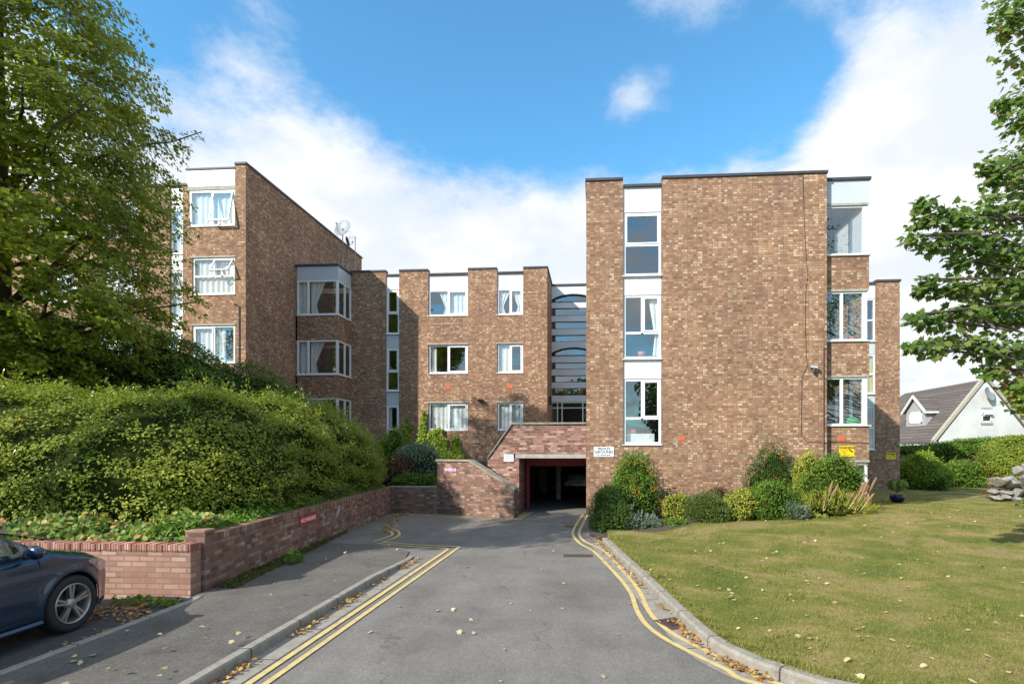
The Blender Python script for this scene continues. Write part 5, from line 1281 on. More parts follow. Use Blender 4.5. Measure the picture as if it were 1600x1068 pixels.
def bushpx(label, u0, u1, v0, v1, Y, n, size, mat, name='shrub', cat='shrub', ry=None, z0=None, group=None, **k):
    a = atY(u0, v1, Y); c = atY(u1, v0, Y); rx = (c[0]-a[0])/2; cx_ = (c[0]+a[0])/2; zb = a[2] if z0 is None else z0
    rz_ = (c[2]-zb)*.62; cz = c[2]-rz_
    return shrub(name, label, cat, (cx_, Y, cz), (rx, ry or rx*.75, rz_), n, size, mat, z0=max(.02, zb), group=group, **k)

# ---- shrubs of the flower bed
G_ = BEDG
bushpx('low dark green bush at the garage corner, leftmost of the bed', 917, 985, 768, 836, 14.4, 9000, .045, L_DARKG, ry=1.0, z0=.0, group=G_)
bushpx('big rounded firethorn with orange berries beside the garage corner', 950, 1036, 722, 822, 16.0, 9000, .062, L_GREEN, ry=.8, group=G_, berries=('orange_berry_clusters', 60, BERRY), lumps=.22)
bushpx('low silvery grey-green sage in front of the firethorn', 962, 1000, 806, 838, 13.7, 1500, .075, L_GREY, T_OVAL and T_NEEDLE and 'shrub', group=G_, tmpl=T_OVAL, spiky=.5, ry=.3) if False else None
bushpx('silvery grey-green sage at the front of the bed by the kerb end', 966, 1004, 806, 836, 13.9, 1700, .075, L_GREY, group=G_, spiky=.5, ry=.35)
bushpx('grey-green sage to the right of the first, before the firethorn', 1002, 1032, 808, 833, 14.1, 1300, .07, L_GREY, group=G_, spiky=.6, ry=.3)
bushpx('low bright green ground plant right of the grey sages', 1028, 1072, 812, 830, 14.4, 1500, .06, L_GREEN, group=G_, ry=.4)
bushpx('yellow-green bush between the firethorn and the dark rosemary', 1034, 1082, 776, 826, 15.5, 3200, .06, L_YEL, group=G_, ry=.5, z0=.1)
bushpx('dark fine-leaved rosemary bush in the middle of the bed', 1066, 1134, 774, 824, 15.0, 8500, .042, L_ROSE, group=G_, ry=.7, z0=.1, spiky=.4)
bushpx('small russet-leaved shrub behind the rosemary against the wall', 1104, 1140, 762, 800, 16.7, 1800, .05, L_RED, group=G_, ry=.35, z0=.2, core=.6)
bushpx('pale golden bush in the middle of the bed right of the rosemary', 1128, 1176, 767, 820, 15.1, 3600, .06, L_YEL, group=G_, ry=.5, z0=.1)
bushpx('broad mid-green bush right of the pale golden one', 1158, 1250, 752, 816, 15.4, 8000, .052, L_GREEN, group=G_, ry=.75, z0=.1)
bushpx('blue-grey low plant at the front edge below the broad green bush', 1222, 1262, 786, 812, 14.9, 1800, .05, L_GREY, group=G_, ry=.35, z0=.12, spiky=.6)
bushpx('tall leaning firethorn with orange berries high on the wall', 1166, 1238, 700, 775, 16.75, 5200, .055, L_DARKG, group=G_, ry=.45, lumps=.35, core=.6, berries=('orange_berry_clusters', 14, BERRY), z0=.2)
bushpx('tall golden variegated bush at the left of the round-topped one', 1240, 1292, 712, 802, 15.9, 5200, .055, L_YEL, group=G_, ry=.55, z0=.15)
bushpx('round-topped green bush in front of the yellow warning sign', 1252, 1338, 712, 790, 15.7, 7500, .055, L_GREEN, group=G_, ry=.7, z0=.5)
t = bushpx('strappy yellow-green clump at the right end of the bed under the dry flower spikes', 1245, 1368, 772, 804, 15.2, 2600, .16, L_YEL, group=G_, ry=.5, z0=.2, spiky=.9, tmpl=T_NEEDLE, core=.5)
t = thing('flower_spikes', 'dry brown flower spikes leaning right at the right end of the bed', 'plant', (atY(1310, 800, 15.0)[0], 15.0, .3)); sb = MB(); sb2 = MB(); M_ = TR(t.location)
for (u0, v0, u1, v1, yy) in ((1290, 795, 1301, 750, 15), (1288, 797, 1310, 757, 14.8), (1286, 798, 1290, 775, 14.7), (1322, 792, 1334, 768, 14.8), (1318, 792, 1328, 772, 15), (1330, 796, 1352, 752, 15), (1336, 796, 1358, 748, 14.9), (1340, 798, 1370, 745, 15), (1342, 800, 1366, 770, 14.7), (1326, 795, 1341, 772, 14.6), (1334, 796, 1349, 758, 15.2)):
    a, c = np.array(atY(u0, v0, yy)), np.array(atY(u1, v1, yy)); o_ = np.array(t.location); mid = a+(c-a)*.55
    sb.tube([a-o_, mid-o_, c-o_], .012, 6)
    ax = (c-mid); L_ = np.linalg.norm(ax); pr = []
    for i in range(13): pr.append(tuple(mid+ax*i/12-o_))
    sb2.tube(pr, [.013+.024*math.sin(min(1, (12-i)/9)*1.57)*(1 if i else .3)+.006*(i % 2) for i in range(13)], 9)
sb.build('stalks', STALK, t, M_); sb2.build('seed_heads', POKER, t, M_)
# wispy stems on the wall
def wisps(label, name, pts, Y, n, mat=TWIG, leafm=None, z0=0):
    t = thing(name, label, 'plant', (atY(pts[0][0], 800, Y)[0], Y, .05)); b = MB(); o_ = np.array(t.location); P = []
    for _ in range(n):
        i = random.randrange(len(pts)); u0, v0, u1, v1 = pts[i]
        a = np.array(atY(u0+random.uniform(-6, 6), v0, Y)); c = np.array(atY(u1+random.uniform(-12, 12), v1+random.uniform(-5, 12), Y+random.uniform(-.15, .1)))
        m1 = (a+c)/2+np.array([random.uniform(-.1, .1), 0, .08]); b.tube([a-o_, m1-o_, c-o_], [.008, .005, .003], 5)
        for _ in range(14): P.append(m1+(c-m1)*random.uniform(-.6, 1)+np.array([random.gauss(0, .05), random.gauss(0, .04), random.gauss(0, .05)]))
    b.build('stems', mat, t, TR(t.location)); P = np.array(P)
    leaves('foliage', P, rnd(len(P)), rnd(len(P), .5)+[0, -.4, .6], .045, T_OVAL, leafm or L_GREEN, t, tuple(o_))
wisps('thin reddish stems rising above the big firethorn against the wall', 'wispy_climber', [(990, 740, 985, 706), (1005, 745, 1000, 700), (1015, 750, 1022, 715)], 16.9, 9, leafm=L_RED)
wisps('bare arching shoots at the top of the leaning firethorn', 'arching_shoots', [(1190, 730, 1160, 702), (1200, 725, 1215, 702), (1225, 740, 1232, 710)], 16.7, 8)

# ---- shrubs and climbers in the middle
bushpx('yellow-green shrub left of the ivy at the corner of the centre block', 588, 632, 672, 760, 21, 3600, .08, L_GREEN, ry=1.0, z0=1.0)
bushpx('straggly grey-green shrub above the shaded garden wall', 618, 700, 698, 768, 19.4, 6500, .07, L_GREY, ry=.8, z0=.85, lumps=.28, spiky=.2)
bushpx('low green cover hanging over the shaded garden wall', 608, 684, 742, 770, 18.05, 2600, .07, L_GREEN, ry=.35, z0=.8)
bushpx('brownish twiggy shrub between the hedge end and the grey-green shrub', 592, 650, 715, 770, 18.6, 3000, .06, L_RED, ry=.6, z0=.85, core=.6)
def ivy(label, pts, Y, mat, n, size=.11, off=.10):
    """leafy climber spreading over a wall round the given points (u, v, radius in metres)"""
    c0 = atY(pts[0][0], pts[0][1], Y); t = thing('climber', label, 'climber', (c0[0], Y, 1.3), group='bright climbers on the centre block wall'); P = []
    pts = [(q[0], q[1], q[2]*.74) for q in pts]; tot = sum(q[2]**2 for q in pts)
    for u, v, r in pts:
        c = np.array(atY(u, v, Y)); k = int(n*r*r/tot); a = rng.random(k)*6.283; q = r*np.sqrt(rng.random(k))*(1+.2*np.sin(a*3+u))
        P.append(np.stack([c[0]+q*np.cos(a), Y-off*rng.random(k)**.6-.01, c[2]+q*np.sin(a)*1.25], 1))
    P = np.concatenate(P); m = len(P)
    leaves('foliage', P, rnd(m, .7)+[0, -.1, -.8], rnd(m, .35)+[0, -1, .25], size*rng.uniform(.6, 1.2, m), T_ROUND, mat, t, (c0[0], Y, 1.3))
    b = MB(); o_ = (c0[0], Y, 1.3)
    for i in range(len(pts)-1):
        a, c = atY(pts[i][0], pts[i][1], Y-.02), atY(pts[i+1][0], pts[i+1][1], Y-.02); b.tube([tuple(np.array(a)-o_), tuple(np.array(c)-o_)], .012, 5)
    b.build('stems', TWIG, t, TR(o_))
Yi = 24.97
ivy('narrow bright climber nearest the tall strip window', [(632, 720, .40), (634, 700, .40), (636, 683, .36), (637, 668, .26), (636, 657, .10), (622, 722, .3)], Yi, L_CLIMB, 1300)
ivy('tall thin bright climber reaching up beside the ground-floor wide window', [(650, 715, .42), (656, 698, .34), (660, 682, .25), (661, 668, .20), (663, 655, .16), (662, 644, .10)], Yi, L_CLIMB, 1400)
ivy('broad bright climber mass below the ground-floor wide window', [(680, 705, .55), (675, 690, .45), (684, 680, .42), (690, 695, .42), (672, 712, .45), (692, 710, .3)], Yi, L_CLIMB, 2400)
ivy('pointed bright climber rising behind the top of the stair wall', [(708, 712, .50), (712, 702, .35), (712, 692, .24), (713, 683, .13), (700, 716, .3), (722, 714, .25)], Yi, L_CLIMB, 1100)

# ---- the great hedge
def mound(name, label, cat, blobs, per_m2, spray, size, mat, z0fun, clip=None, tmpl=T_OVAL, up=.5, lumps=.10, nl=13, coremat=None, group=None, jit=.3, shoots=.0, layer=0.0):
    base = (blobs[0][0][0], blobs[0][0][1], 1.0); t = thing(name, label, cat, base, group=group); C = []; Nn = []
    bl = [(np.array(c, float), np.array(r, float)) for c, r in blobs]
    for i, (c, r) in enumerate(bl):
        area = 4*math.pi*((r[0]*r[1])**1.6/3+(r[0]*r[2])**1.6/3+(r[1]*r[2])**1.6/3)**(1/1.6); m = int(area*per_m2)
        d = unit(rnd(m)); q = c+d*r*(1+lumps*lump(d, 1.2, i)+lumps*.6*lump(d, 3.4, i+3)-.10*jit*rng.random(m))[:, None]
        q = c+(q-c)*(1-layer*(.5+.5*np.sin(q[:, 2]*11+2.2*np.sin(q[:, 0]*1.7)+1.6*np.sin(q[:, 1]*2.1+q[:, 0]))))[:, None]
        ok = np.ones(m, bool)
        for j, (c2, r2) in enumerate(bl):
            if j != i: ok &= (((q-c2)/(r2*.93))**2).sum(1) > 1
        ok &= q[:, 2] > np.array([z0fun(a, b_) for a, b_ in q[:, :2]])
        if clip is not None: ok &= clip(q)
        C.append(q[ok]); Nn.append(unit(d/r)[ok])
    C = np.concatenate(C); Nn = np.concatenate(Nn); m = len(C)
    # every shoot is a small flat spray of leaves
    sn = unit(Nn*.75+np.array([0, 0, up])+rnd(m, .25)); a = unit(np.cross(sn, rnd(m))); e = np.cross(sn, a)
    k = nl; ang = rng.random((m, k))*6.283; rr = spray*np.sqrt(rng.random((m, k)))
    P = C[:, None]+a[:, None]*(np.cos(ang)*rr)[..., None]+e[:, None]*(np.sin(ang)*rr)[..., None]+sn[:, None]*(rng.normal(size=(m, k))*spray*.22-rr*.25)[..., None]
    tn = a[:, None]*np.cos(ang)[..., None]+e[:, None]*np.sin(ang)[..., None]+rng.normal(size=(m, k, 3))*.35
    nn_ = sn[:, None]+rng.normal(size=(m, k, 3))*.28
    P = P.reshape(-1, 3); tn = tn.reshape(-1, 3); nn_ = nn_.reshape(-1, 3)
    ns = int(m*shoots)
    if ns:                                # stray leafy shoots standing out of the mass
        ii = rng.choice(m, ns, replace=False); dr = unit(Nn[ii]*.8+np.array([0, 0, .7])+rnd(ns, .45)); ln = rng.uniform(.18, .55, ns); kk = 16
        s_ = rng.random((ns, kk)); q = C[ii][:, None]+dr[:, None]*(s_*ln[:, None])[..., None]-np.array([0, 0, 1.])*(.25*ln[:, None]*s_**2)[..., None]+rng.normal(size=(ns, kk, 3))*.03
        P = np.concatenate([P, q.reshape(-1, 3)]); tn = np.concatenate([tn, (dr[:, None]*.6+rng.normal(size=(ns, kk, 3))*.7).reshape(-1, 3)]); nn_ = np.concatenate([nn_, (rng.normal(size=(ns, kk, 3))*.5+np.array([0, 0, .8])).reshape(-1, 3)])
    leaves('foliage', P, tn, nn_, size*rng.uniform(.6, 1.25, len(P)), tmpl, mat, t, base)
    b = MB()
    for i, (c, r) in enumerate(bl):
        pp, f = ico(c, r, 4, lumps, i, .86); b.add([tuple(q-np.array(base)) for q in pp], f, True)
    b.build('dark_core', coremat or CORE, t, TR(base)); return t, C, Nn
hb = [((-7.85, 10.1, 1.35), (1.75, 1.9, 1.95)), ((-8.0, 11.6, 1.4), (1.95, 2.1, 2.1)), ((-8.3, 13.3, 1.4), (2.15, 2.1, 2.2)), ((-8.45, 15.0, 1.4), (2.2, 2.0, 2.2)), ((-8.55, 16.5, 1.3), (2.1, 1.6, 2.15)),
      ((-9.3, 10.0, 1.35), (2.0, 2.0, 2.15)), ((-10.8, 10.0, 1.35), (2.1, 2.05, 2.2)), ((-12.4, 10.0, 1.35), (2.2, 2.05, 2.25)), ((-14.2, 10.1, 1.35), (2.3, 2.1, 2.35)), ((-16.2, 10.3, 1.35), (2.3, 2.2, 2.4)), ((-10.4, 12.6, 1.5), (2.5, 2.4, 2.25)), ((-12.8, 12.4, 1.5), (2.5, 2.4, 2.4))]
hb = []
for i in range(16):                      # along the retaining wall, then along the low wall
    s = i/15; hb.append(((-7.75-.85*s+random.uniform(-.12, .12), 10.2+6.3*s, 1.35+random.uniform(-.1, .1)), (1.75+.35*s+random.uniform(-.12, .12), 1.9-.3*s, 1.85+.25*s+random.uniform(-.12, .12))))
for i in range(13): x = -8.4-i*.75; hb.append(((x, 10.0+random.uniform(-.12, .12), 1.35+random.uniform(-.1, .1)), (1.9, 1.95+random.uniform(-.12, .15), 1.83+.02*i+random.uniform(-.10, .12))))
hb += [((-10.2, 12.6, 1.5), (2.5, 2.4, 1.95)), ((-12.8, 12.4, 1.5), (2.5, 2.4, 2.1)), ((-10.6, 14.6, 1.5), (2.4, 2.2, 2.1))]
t, HC, HN = mound('hedge', 'great rounded green hedge filling the bank above the brick retaining walls', 'hedge', hb, 62, .19, .060, L_HEDGE, lambda x, y: .85, clip=lambda q: (q[:, 1] < 19), nl=22, lumps=.13, jit=1.2, up=1.15, shoots=.12, layer=.085)
# a few yellow flowers and bare twigs
fi = [i for i in rng.choice(len(HC), 400) if HC[i][1] < 9.6 and HC[i][2] > 2.0][:9]
bs = t.location
for i in fi:
    b = MB(); P_ = HC[i]+HN[i]*.08-np.array(bs); b.add(*[x for x in ([tuple(P_+np.array(v)*.03) for v in ((1, 0, 0), (-1, 0, 0), (0, 1, 0), (0, -1, 0), (0, 0, 1), (0, 0, -1))], [(0, 2, 4), (2, 1, 4), (1, 3, 4), (3, 0, 4), (2, 0, 5), (1, 2, 5), (3, 1, 5), (0, 3, 5)])])
    b.build('yellow_flower', FLOWY, t, TR(bs))
b = MB()
for i in rng.choice(len(HC), 60):
    p = HC[i]-np.array(bs); d_ = unit((HN[i]+np.array([0, 0, .6])+rnd(1, .5)[0])[None])[0]; l = random.uniform(.15, .45); b.tube([p-d_*.1, p+d_*l*.6, p+d_*l+np.array([0, 0, -.03])], [.006, .004, .002], 4)
tag(b.build('bare_twigs', TWIG, t, TR(bs)), kind='stuff')
mound('laurel_thicket', 'dark green thicket rising behind the hedge under the left tree', 'shrub', [((-12.3, 15.0, 2.5), (2.6, 1.7, 2.6)), ((-15.5, 14.4, 2.5), (2.6, 1.8, 3.1)), ((-18.5, 14.2, 2.5), (2.6, 1.8, 3.2)), ((-10.6, 16.2, 2.2), (2.2, 1.4, 2.25))], 50, .22, .085, L_HEDGED, lambda x, y: 1.2, nl=13, tmpl=T_OVAL, lumps=.16)
# ivy along the top of the walls
def strip(label, pts, width, hgt, n, size, mat, tmpl=T_ROUND, name='ivy_edging'):
    """low trailing plants along a line (x,y,z)"""
    base = pts[0]; t = thing(name, label, 'ivy', base); seg = [math.dist(a, b_) for a, b_ in zip(pts, pts[1:])]; tot = sum(seg); P = []
    for (a, c), l in zip(zip(pts, pts[1:]), seg):
        k = int(n*l/tot); s = rng.random(k); q = np.array(a)+(np.array(c)-np.array(a))*s[:, None]; dx = (np.array(c)-np.array(a))/l; nrm = np.array([-dx[1], dx[0], 0])
        w_ = rng.uniform(0, 1, k); h = hgt*(np.sin(w_*3.14)**.5)*(.6+.4*np.sin(s*l*3.1+1)+.2*rng.normal(size=k)); q = q+nrm*(w_*width)[:, None]; q[:, 2] += np.maximum(h*rng.random(k)**.4, .0); P.append(q)
    P = np.concatenate(P); m = len(P)
    leaves('foliage', P, rnd(m, .7), rnd(m, .35)+[.1, -.5, .8], size*rng.uniform(.6, 1.25, m), tmpl, mat, t, base); return t
strip('variegated ivy and red-tinged leaves spilling over the low pink wall', [(-5.75, 7.36, .72), (-12.4, 7.36, .72)], -1.25, .32, 8500, .085, L_IVY)
strip('green trailing plants along the top of the long retaining wall', [(A0[0]-.18, A0[1]+.1, .84), (A1[0]-.18, A1[1], .84)], .65, .20, 7000, .07, L_GREEN)
strip('yellow-green grassy weeds growing behind the low pink wall beside the end pier', [(-5.75, 7.45, .75), (-6.7, 7.45, .75)], -.3, .28, 160, .22, L_CLIMB, T_NEEDLE, name='weeds')

# ---- trees
def limb(b, p0, p1, r0, r1, n=7, bow=.3, seed=0):
    p0, p1 = np.array(p0, float), np.array(p1, float); L_ = np.linalg.norm(p1-p0); off = rng.normal(size=3)*bow*L_*.12; pts = []
    for i in range(n+1): t_ = i/n; pts.append(p0+(p1-p0)*t_+off*math.sin(t_*3.14)+np.array([0, 0, bow*L_*.12*math.sin(t_*3.14)])+(rng.normal(size=3)*.012*L_ if 0 < i < n else 0))
    b.tube(pts, [r0+(r1-r0)*i/n for i in range(n+1)], 7); return pts
tb = np.array((-14.85, 12.8, .8))
prof_r = lambda z: np.interp(z, [3.0, 3.8, 4.9, 6.2, 8.0, 9.6, 11.2, 12.8, 14.1, 15.2], [2.5, 3.7, 4.1, 4.15, 4.15, 3.95, 3.75, 3.4, 2.6, 1.2])
lt = thing('lime_tree', 'large green leafy tree overhanging the hedge at the left edge', 'tree', tuple(tb))
b = MB(); b.tube([tb-tb, (0.05, 0, 3), (.0, .05, 6.5), (.05, .0, 10), (.1, 0, 13.4)], [.36, .30, .24, .15, .05], 14); trk = b
SP = []; DR = []
zs = rng.uniform(3.0, 15.2, 9000); az = rng.uniform(0, 6.283, 9000)
for z, a in zip(zs, az):
    front = math.cos(a-math.atan2(-11, 13)); r_ = float(prof_r(z))
    if random.random() > r_/5*(1 if front > -.2 else .35)*(.8 if z > 8 else .62 if z > 5.2 else .9): continue
    f = rng.uniform(.42, 1.0)**.6; rl = r_*(1+.10*math.sin(a*5+z*1.7)+.07*math.sin(z*4.1+a*2)); SP.append(tb*[1, 1, 0]+np.array([math.cos(a)*rl*f, math.sin(a)*rl*f, z])); DR.append((math.cos(a), math.sin(a), 0))
    if len(SP) >= 2050: break
SP = np.array(SP); DR = np.array(DR); m = len(SP)
sel = rng.choice(m, 46, replace=False)
for i in sel:
    z = SP[i][2]; h0 = max(1.2, min(12.6, z-1.6-rng.random()*1.5)); limb(trk, (0.02, 0, h0-.8), SP[i]-tb, .085*(1-h0/20), .012, 7, .6)
trk.build('trunk', BARK, lt, TR(tb))
tw = MB()
ax = unit(DR+np.array([0, 0, -.30])+rnd(m, .28)); sd_ = unit(np.cross(ax, [0, 0, 1.0])); nn_ = np.cross(sd_, ax)
K = 58; Ls = rng.uniform(.7, 1.25, m); tt = rng.random((m, K)); lat = rng.normal(size=(m, K))*.17*(1.15-tt*.7)
P = SP[:, None]+ax[:, None]*((tt-1)*Ls[:, None])[..., None]+sd_[:, None]*lat[..., None]+nn_[:, None]*(rng.normal(size=(m, K))*.05-.10*(tt**2))[..., None]
tn = ax[:, None]*.6+sd_[:, None]*np.sign(lat)[..., None]*.7+rng.normal(size=(m, K, 3))*.35+np.array([0, 0, -.35])
nv = nn_[:, None]*.6+DR[:, None]*.85+rng.normal(size=(m, K, 3))*.35+np.array([0, 0, .3])
P = P.reshape(-1, 3); leaves('crown', P, tn.reshape(-1, 3), nv.reshape(-1, 3), .102*rng.uniform(.55, 1.2, len(P)), T_ROUND, L_LIME, lt, tuple(tb))
for i in rng.choice(m, 700, replace=False):
    e = SP[i]-tb; a_ = e-ax[i]*Ls[i]; tw.tube([a_-ax[i]*.5*np.array([1, 1, .2]), a_, e], [.012, .009, .003], 4, False)
tw.build('twigs', TWIG, lt, TR(tb))

rtb = np.array((12.2, 9.6, .1)); rt = thing('maple_tree', 'maple tree with reddish-tinged leaves reaching in from the right edge', 'tree', tuple(rtb))
trk = MB(); trk.tube([(0, 0, 0), (0, 0, 3), (-.1, 0, 6), (0, 0, 10)], [.30, .25, .17, .05], 14)
lob = [(1606, -10, .45, 9), (1590, 22, .26, 9), (1640, 60, .6, 9.4), (1575, 45, .16, 9), (1625, 150, .42, 9), (1592, 190, .26, 9), (1572, 160, .12, 9), (1588, 250, .38, 9), (1562, 275, .22, 8.8), (1545, 262, .12, 8.8), (1630, 290, .6, 9.4), (1590, 320, .4, 9),
       (1545, 335, .32, 8.8), (1508, 345, .26, 8.6), (1475, 338, .20, 8.5), (1446, 318, .13, 8.5), (1440, 345, .14, 8.5), (1490, 372, .24, 8.6), (1455, 380, .17, 8.5), (1425, 372, .11, 8.4), (1530, 385, .38, 8.8), (1570, 395, .42, 9), (1615, 390, .55, 9.2), (1500, 410, .13, 8.6), (1560, 440, .36, 8.9), (1600, 460, .5, 9.1),
       (1515, 445, .22, 8.7), (1480, 450, .17, 8.6), (1452, 440, .13, 8.5), (1440, 452, .10, 8.5), (1530, 480, .30, 8.8), (1575, 495, .4, 9), (1495, 490, .22, 8.6), (1455, 500, .17, 8.5), (1430, 496, .12, 8.4), (1428, 540, .12, 8.4), (1455, 545, .17, 8.5), (1490, 530, .20, 8.6), (1525, 540, .25, 8.7), (1560, 545, .3, 8.8), (1605, 560, .4, 9), (1550, 580, .15, 8.7), (1585, 600, .16, 8.8), (1600, 630, .2, 8.9),
       (1700, 60, .9, 9.5), (1720, 250, 1.0, 9.6), (1700, 420, 1.0, 9.6), (1690, 560, .8, 9.5), (1820, 150, 1.3, 9.8), (1840, 400, 1.3, 9.8), (1800, -150, 1.5, 9.8), (1680, -120, 1.0, 9.5), (1980, 100, 1.6, 9.8), (2000, 350, 1.6, 9.9)]
P, D_, Sz = [], [], []
for (u, v, r_, Y) in lob:
    c = np.array(atY(u, v, Y)); k = int(min(1100, 40+780*r_**1.7)); q = unit(rnd(k))*(rng.random(k)**.6*1.08)[:, None]*r_*np.array([1.32, 1.1, .84]); P.append(c+q)
    D_.append(unit(q+np.array([-.4, -.1, -.3])*r_)); h0 = max(1.5, min(9.5, c[2]-rtb[2]-.6-random.random()))
    mids = limb(trk, (0, 0, h0-.6), c-rtb, .026+.006*r_, .004, 8, .35)
    for _ in range(int(5+r_*14)): e = c+unit(rnd(1))[0]*r_*np.array([1.05, .9, .65])*random.uniform(.6, 1)-rtb; trk.tube([mids[-2], (np.array(mids[-1])+e)/2+[0, 0, .03], e], [.008, .005, .0025], 4, False)
trk.build('trunk', BARK, rt, TR(rtb))
P = np.concatenate(P); D_ = np.concatenate(D_); m = len(P)
leaves('crown', P, D_*.7+rnd(m, .45)+[0, 0, -.5], rnd(m, .42)+[-.25, -.35, .8]+D_*.3, .112*rng.uniform(.5, 1.2, m), T_MAPLE, L_MAPLE, rt, tuple(rtb))

TT = (-12.9, 4.0, 0)
def simple_tree(label, base, h, r, n, size, mat, group=None, blobs=16, flat=.8):
    t = thing('tree', label, 'tree', base, group=group); b = MB(); b.tube([(0, 0, 0), (.1, 0, h*.4), (0, 0, h*.85)], [.04*h*.6, .03*h*.6, .05], 9); P, Dn = [], []
    for i in range(blobs):
        d = unit(rnd(1))[0]; rr = r*random.uniform(.35, .55); c = np.array([0, 0, h*.62])+d*np.array([r-rr*.6, r-rr*.6, h*.36-rr*.4])
        k = n//blobs; q = unit(rnd(k)); P.append(c+q*rr*(1-.4*rng.random(k)**1.5)[:, None]*np.array([1, 1, flat])); Dn.append(q); b.tube([(0, 0, h*.35), c*.6+np.array([0, 0, h*.14]), c], [.09, .06, .02], 5)
    b.build('trunk', BARK, t, TR(base)); P = np.concatenate(P)+np.array(base); Dn = np.concatenate(Dn); m = len(P)
    leaves('crown', P, Dn*.3+rnd(m, .6), Dn*.7+rnd(m, .4)+[0, 0, .4], size*rng.uniform(.6, 1.3, m), T_ROUND, mat, t, base); return t
t = thing('tree', 'tall slender tree standing left of the camera beyond the parked car', 'tree', TT); b = MB(); b.tube([(0, 0, 0), (.05, 0, 5), (0, .05, 9), (0, 0, 12)], [.22, .18, .12, .04], 10); P = []; Dn = []
for i in range(13):
    c = np.array([0, 0, 10.5])+unit(rnd(1))[0]*np.array([1.6, 1.6, 1.25]); q = unit(rnd(420)); P.append(c+q*(1.05*(1-.5*rng.random(420)**1.5))[:, None]); Dn.append(q); b.tube([(0, 0, c[2]-1.8), c*.5+np.array([0, 0, c[2]*.5-.3]), c], [.06, .04, .015], 5)
b.build('trunk', BARK, t, TR(TT)); P = np.concatenate(P)+np.array(TT); Dn = np.concatenate(Dn); leaves('crown', P, rnd(len(P)), Dn*.6+rnd(len(P), .5)+[0, 0, .4], .19*rng.uniform(.6, 1.3, len(P)), T_ROUND, L_LIME, t, TT)
# trees beyond the garden and across the road behind the viewer (they show in the window panes)
for i, (x, y, h, r, lb_) in enumerate(((48, 66, 9, 4.0, 'pale green tree at the right edge behind the rendered house'), (55, 60, 11, 4.5, 'green tree beyond the right gable of the rendered house'), (60, 75, 12, 5, 'tall tree far behind the right edge of the house'))):
    simple_tree(lb_, (x, y, 0), h, r, 9000, .32, L_HEDGE)
for i, (x, y, h, r) in enumerate(((-16, -34, 12, 6), (-4, -38, 13, 6.5), (10, -36, 12, 6), (24, -38, 14, 7), (-30, -34, 13, 7))):
    simple_tree(['dark tree across the road behind the viewer', 'tall dark tree across the road behind the viewer', 'broad tree across the road behind the viewer', 'tallest tree across the road behind the viewer', 'far left tree across the road behind the viewer'][i], (x, y, 0), h, r, 9000, .42, L_DARKG, group='trees across the road')

# ---- garden on the right
bushpx('large glossy round green bush beside the far brick pier', 1396, 1476, 709, 767, 29.9, 11000, .10, L_CLIMB, ry=1.1, z0=.0, lumps=.08, core=.9)
bushpx('smaller round bush at the right foot of the large glossy bush', 1452, 1478, 738, 765, 29.0, 2600, .09, L_GREEN, ry=.5, z0=.0, lumps=.08, core=.9)
bushpx('spreading dark green and yellow shrub in front of the garden wall', 1466, 1536, 724, 757, 31.5, 7000, .11, L_GREEN, ry=1.2, z0=.0)
p = gnd(1402, 784, .0); pz = lawn_z(p[0]*.93, p[1]*.93); pp_ = gnd(1402, 784, pz); t = thing('potted_bush', 'small clipped bush in a round dark blue glazed pot on the lawn', 'pot plant', pp_); M_ = TR(pp_)
b = MB(); b.lathe([(0, 0), (.17, 0), (.235, .1), (.25, .2), (.225, .27), (.205, .27), (.19, .22), (0, .22)], n=28); b.build('pot', BLUEPOT, t, M_)
b = MB(); b.tube([(0, 0, .2), (.01, 0, .45)], .018, 6); b.tube([(0.02, 0, .2), (-.06, 0, .5)], .01, 6); b.build('stem', TWIG, t, M_)
q = unit(rnd(1500))*(1-.5*rng.random(1500)**1.5)[:, None]*np.array([.34, .34, .22])+np.array(pp_)+[0, 0, .62]; leaves('foliage', q, rnd(1500), q-np.array(pp_)-[0, 0, .62]+rnd(1500, .1), .055, T_OVAL, L_YEL if False else L_ROSE, t, pp_)
# brick garden wall with ivy on top
Q0, Q1 = gnd(1400, 748.5), gnd(1552, 748.5); Mq, Lq = frame(Q0[:2], Q1[:2]); gw = thing('garden_wall', 'old pinkish brick garden wall below the rendered house, topped with ivy', 'wall', (Q0[0], Q0[1], 0)); Mq = Mq
b = MB(); b.box(-3, Lq, 0, .3, -.1, 1.98); b.build('brick_wall', BRR, gw, Mq)
b = MB(); b.box(-3, Lq, -.04, .34, 1.981, 2.05); b.build('coping', CONC, gw, Mq)
def wp(s, y, z): return tuple(Mq @ Vector((s, y, z)))
mound('ivy', 'ivy mass growing over the top of the old garden wall', 'ivy', [(wp(Lq*.22, 0, 1.95), (1.6, .7, .35)), (wp(Lq*.5, 0, 2.0), (1.8, .8, .45)), (wp(Lq*.75, 0, 2.1), (1.9, .9, .60)), (wp(Lq*.95, 0, 2.15), (1.8, .9, .62)), (wp(Lq*.45, -.2, 1.5), (.7, .4, .6))], 45, .2, .12, L_GREEN, lambda x, y: .3, nl=8, up=.3)
mound('hedge', 'bright yellow-green clipped hedge behind the stone wall on the right', 'hedge', [(atY(1585, 715, 31), (1.7, 1.1, 1.12)), (atY(1625, 715, 31), (1.9, 1.1, 1.2)), (atY(1565, 722, 30.6), (.9, .8, .8)), (atY(1600, 735, 30.4), (1.3, .8, .7))], 75, .17, .10, L_HEDGE, lambda x, y: .1, nl=10, up=.25)
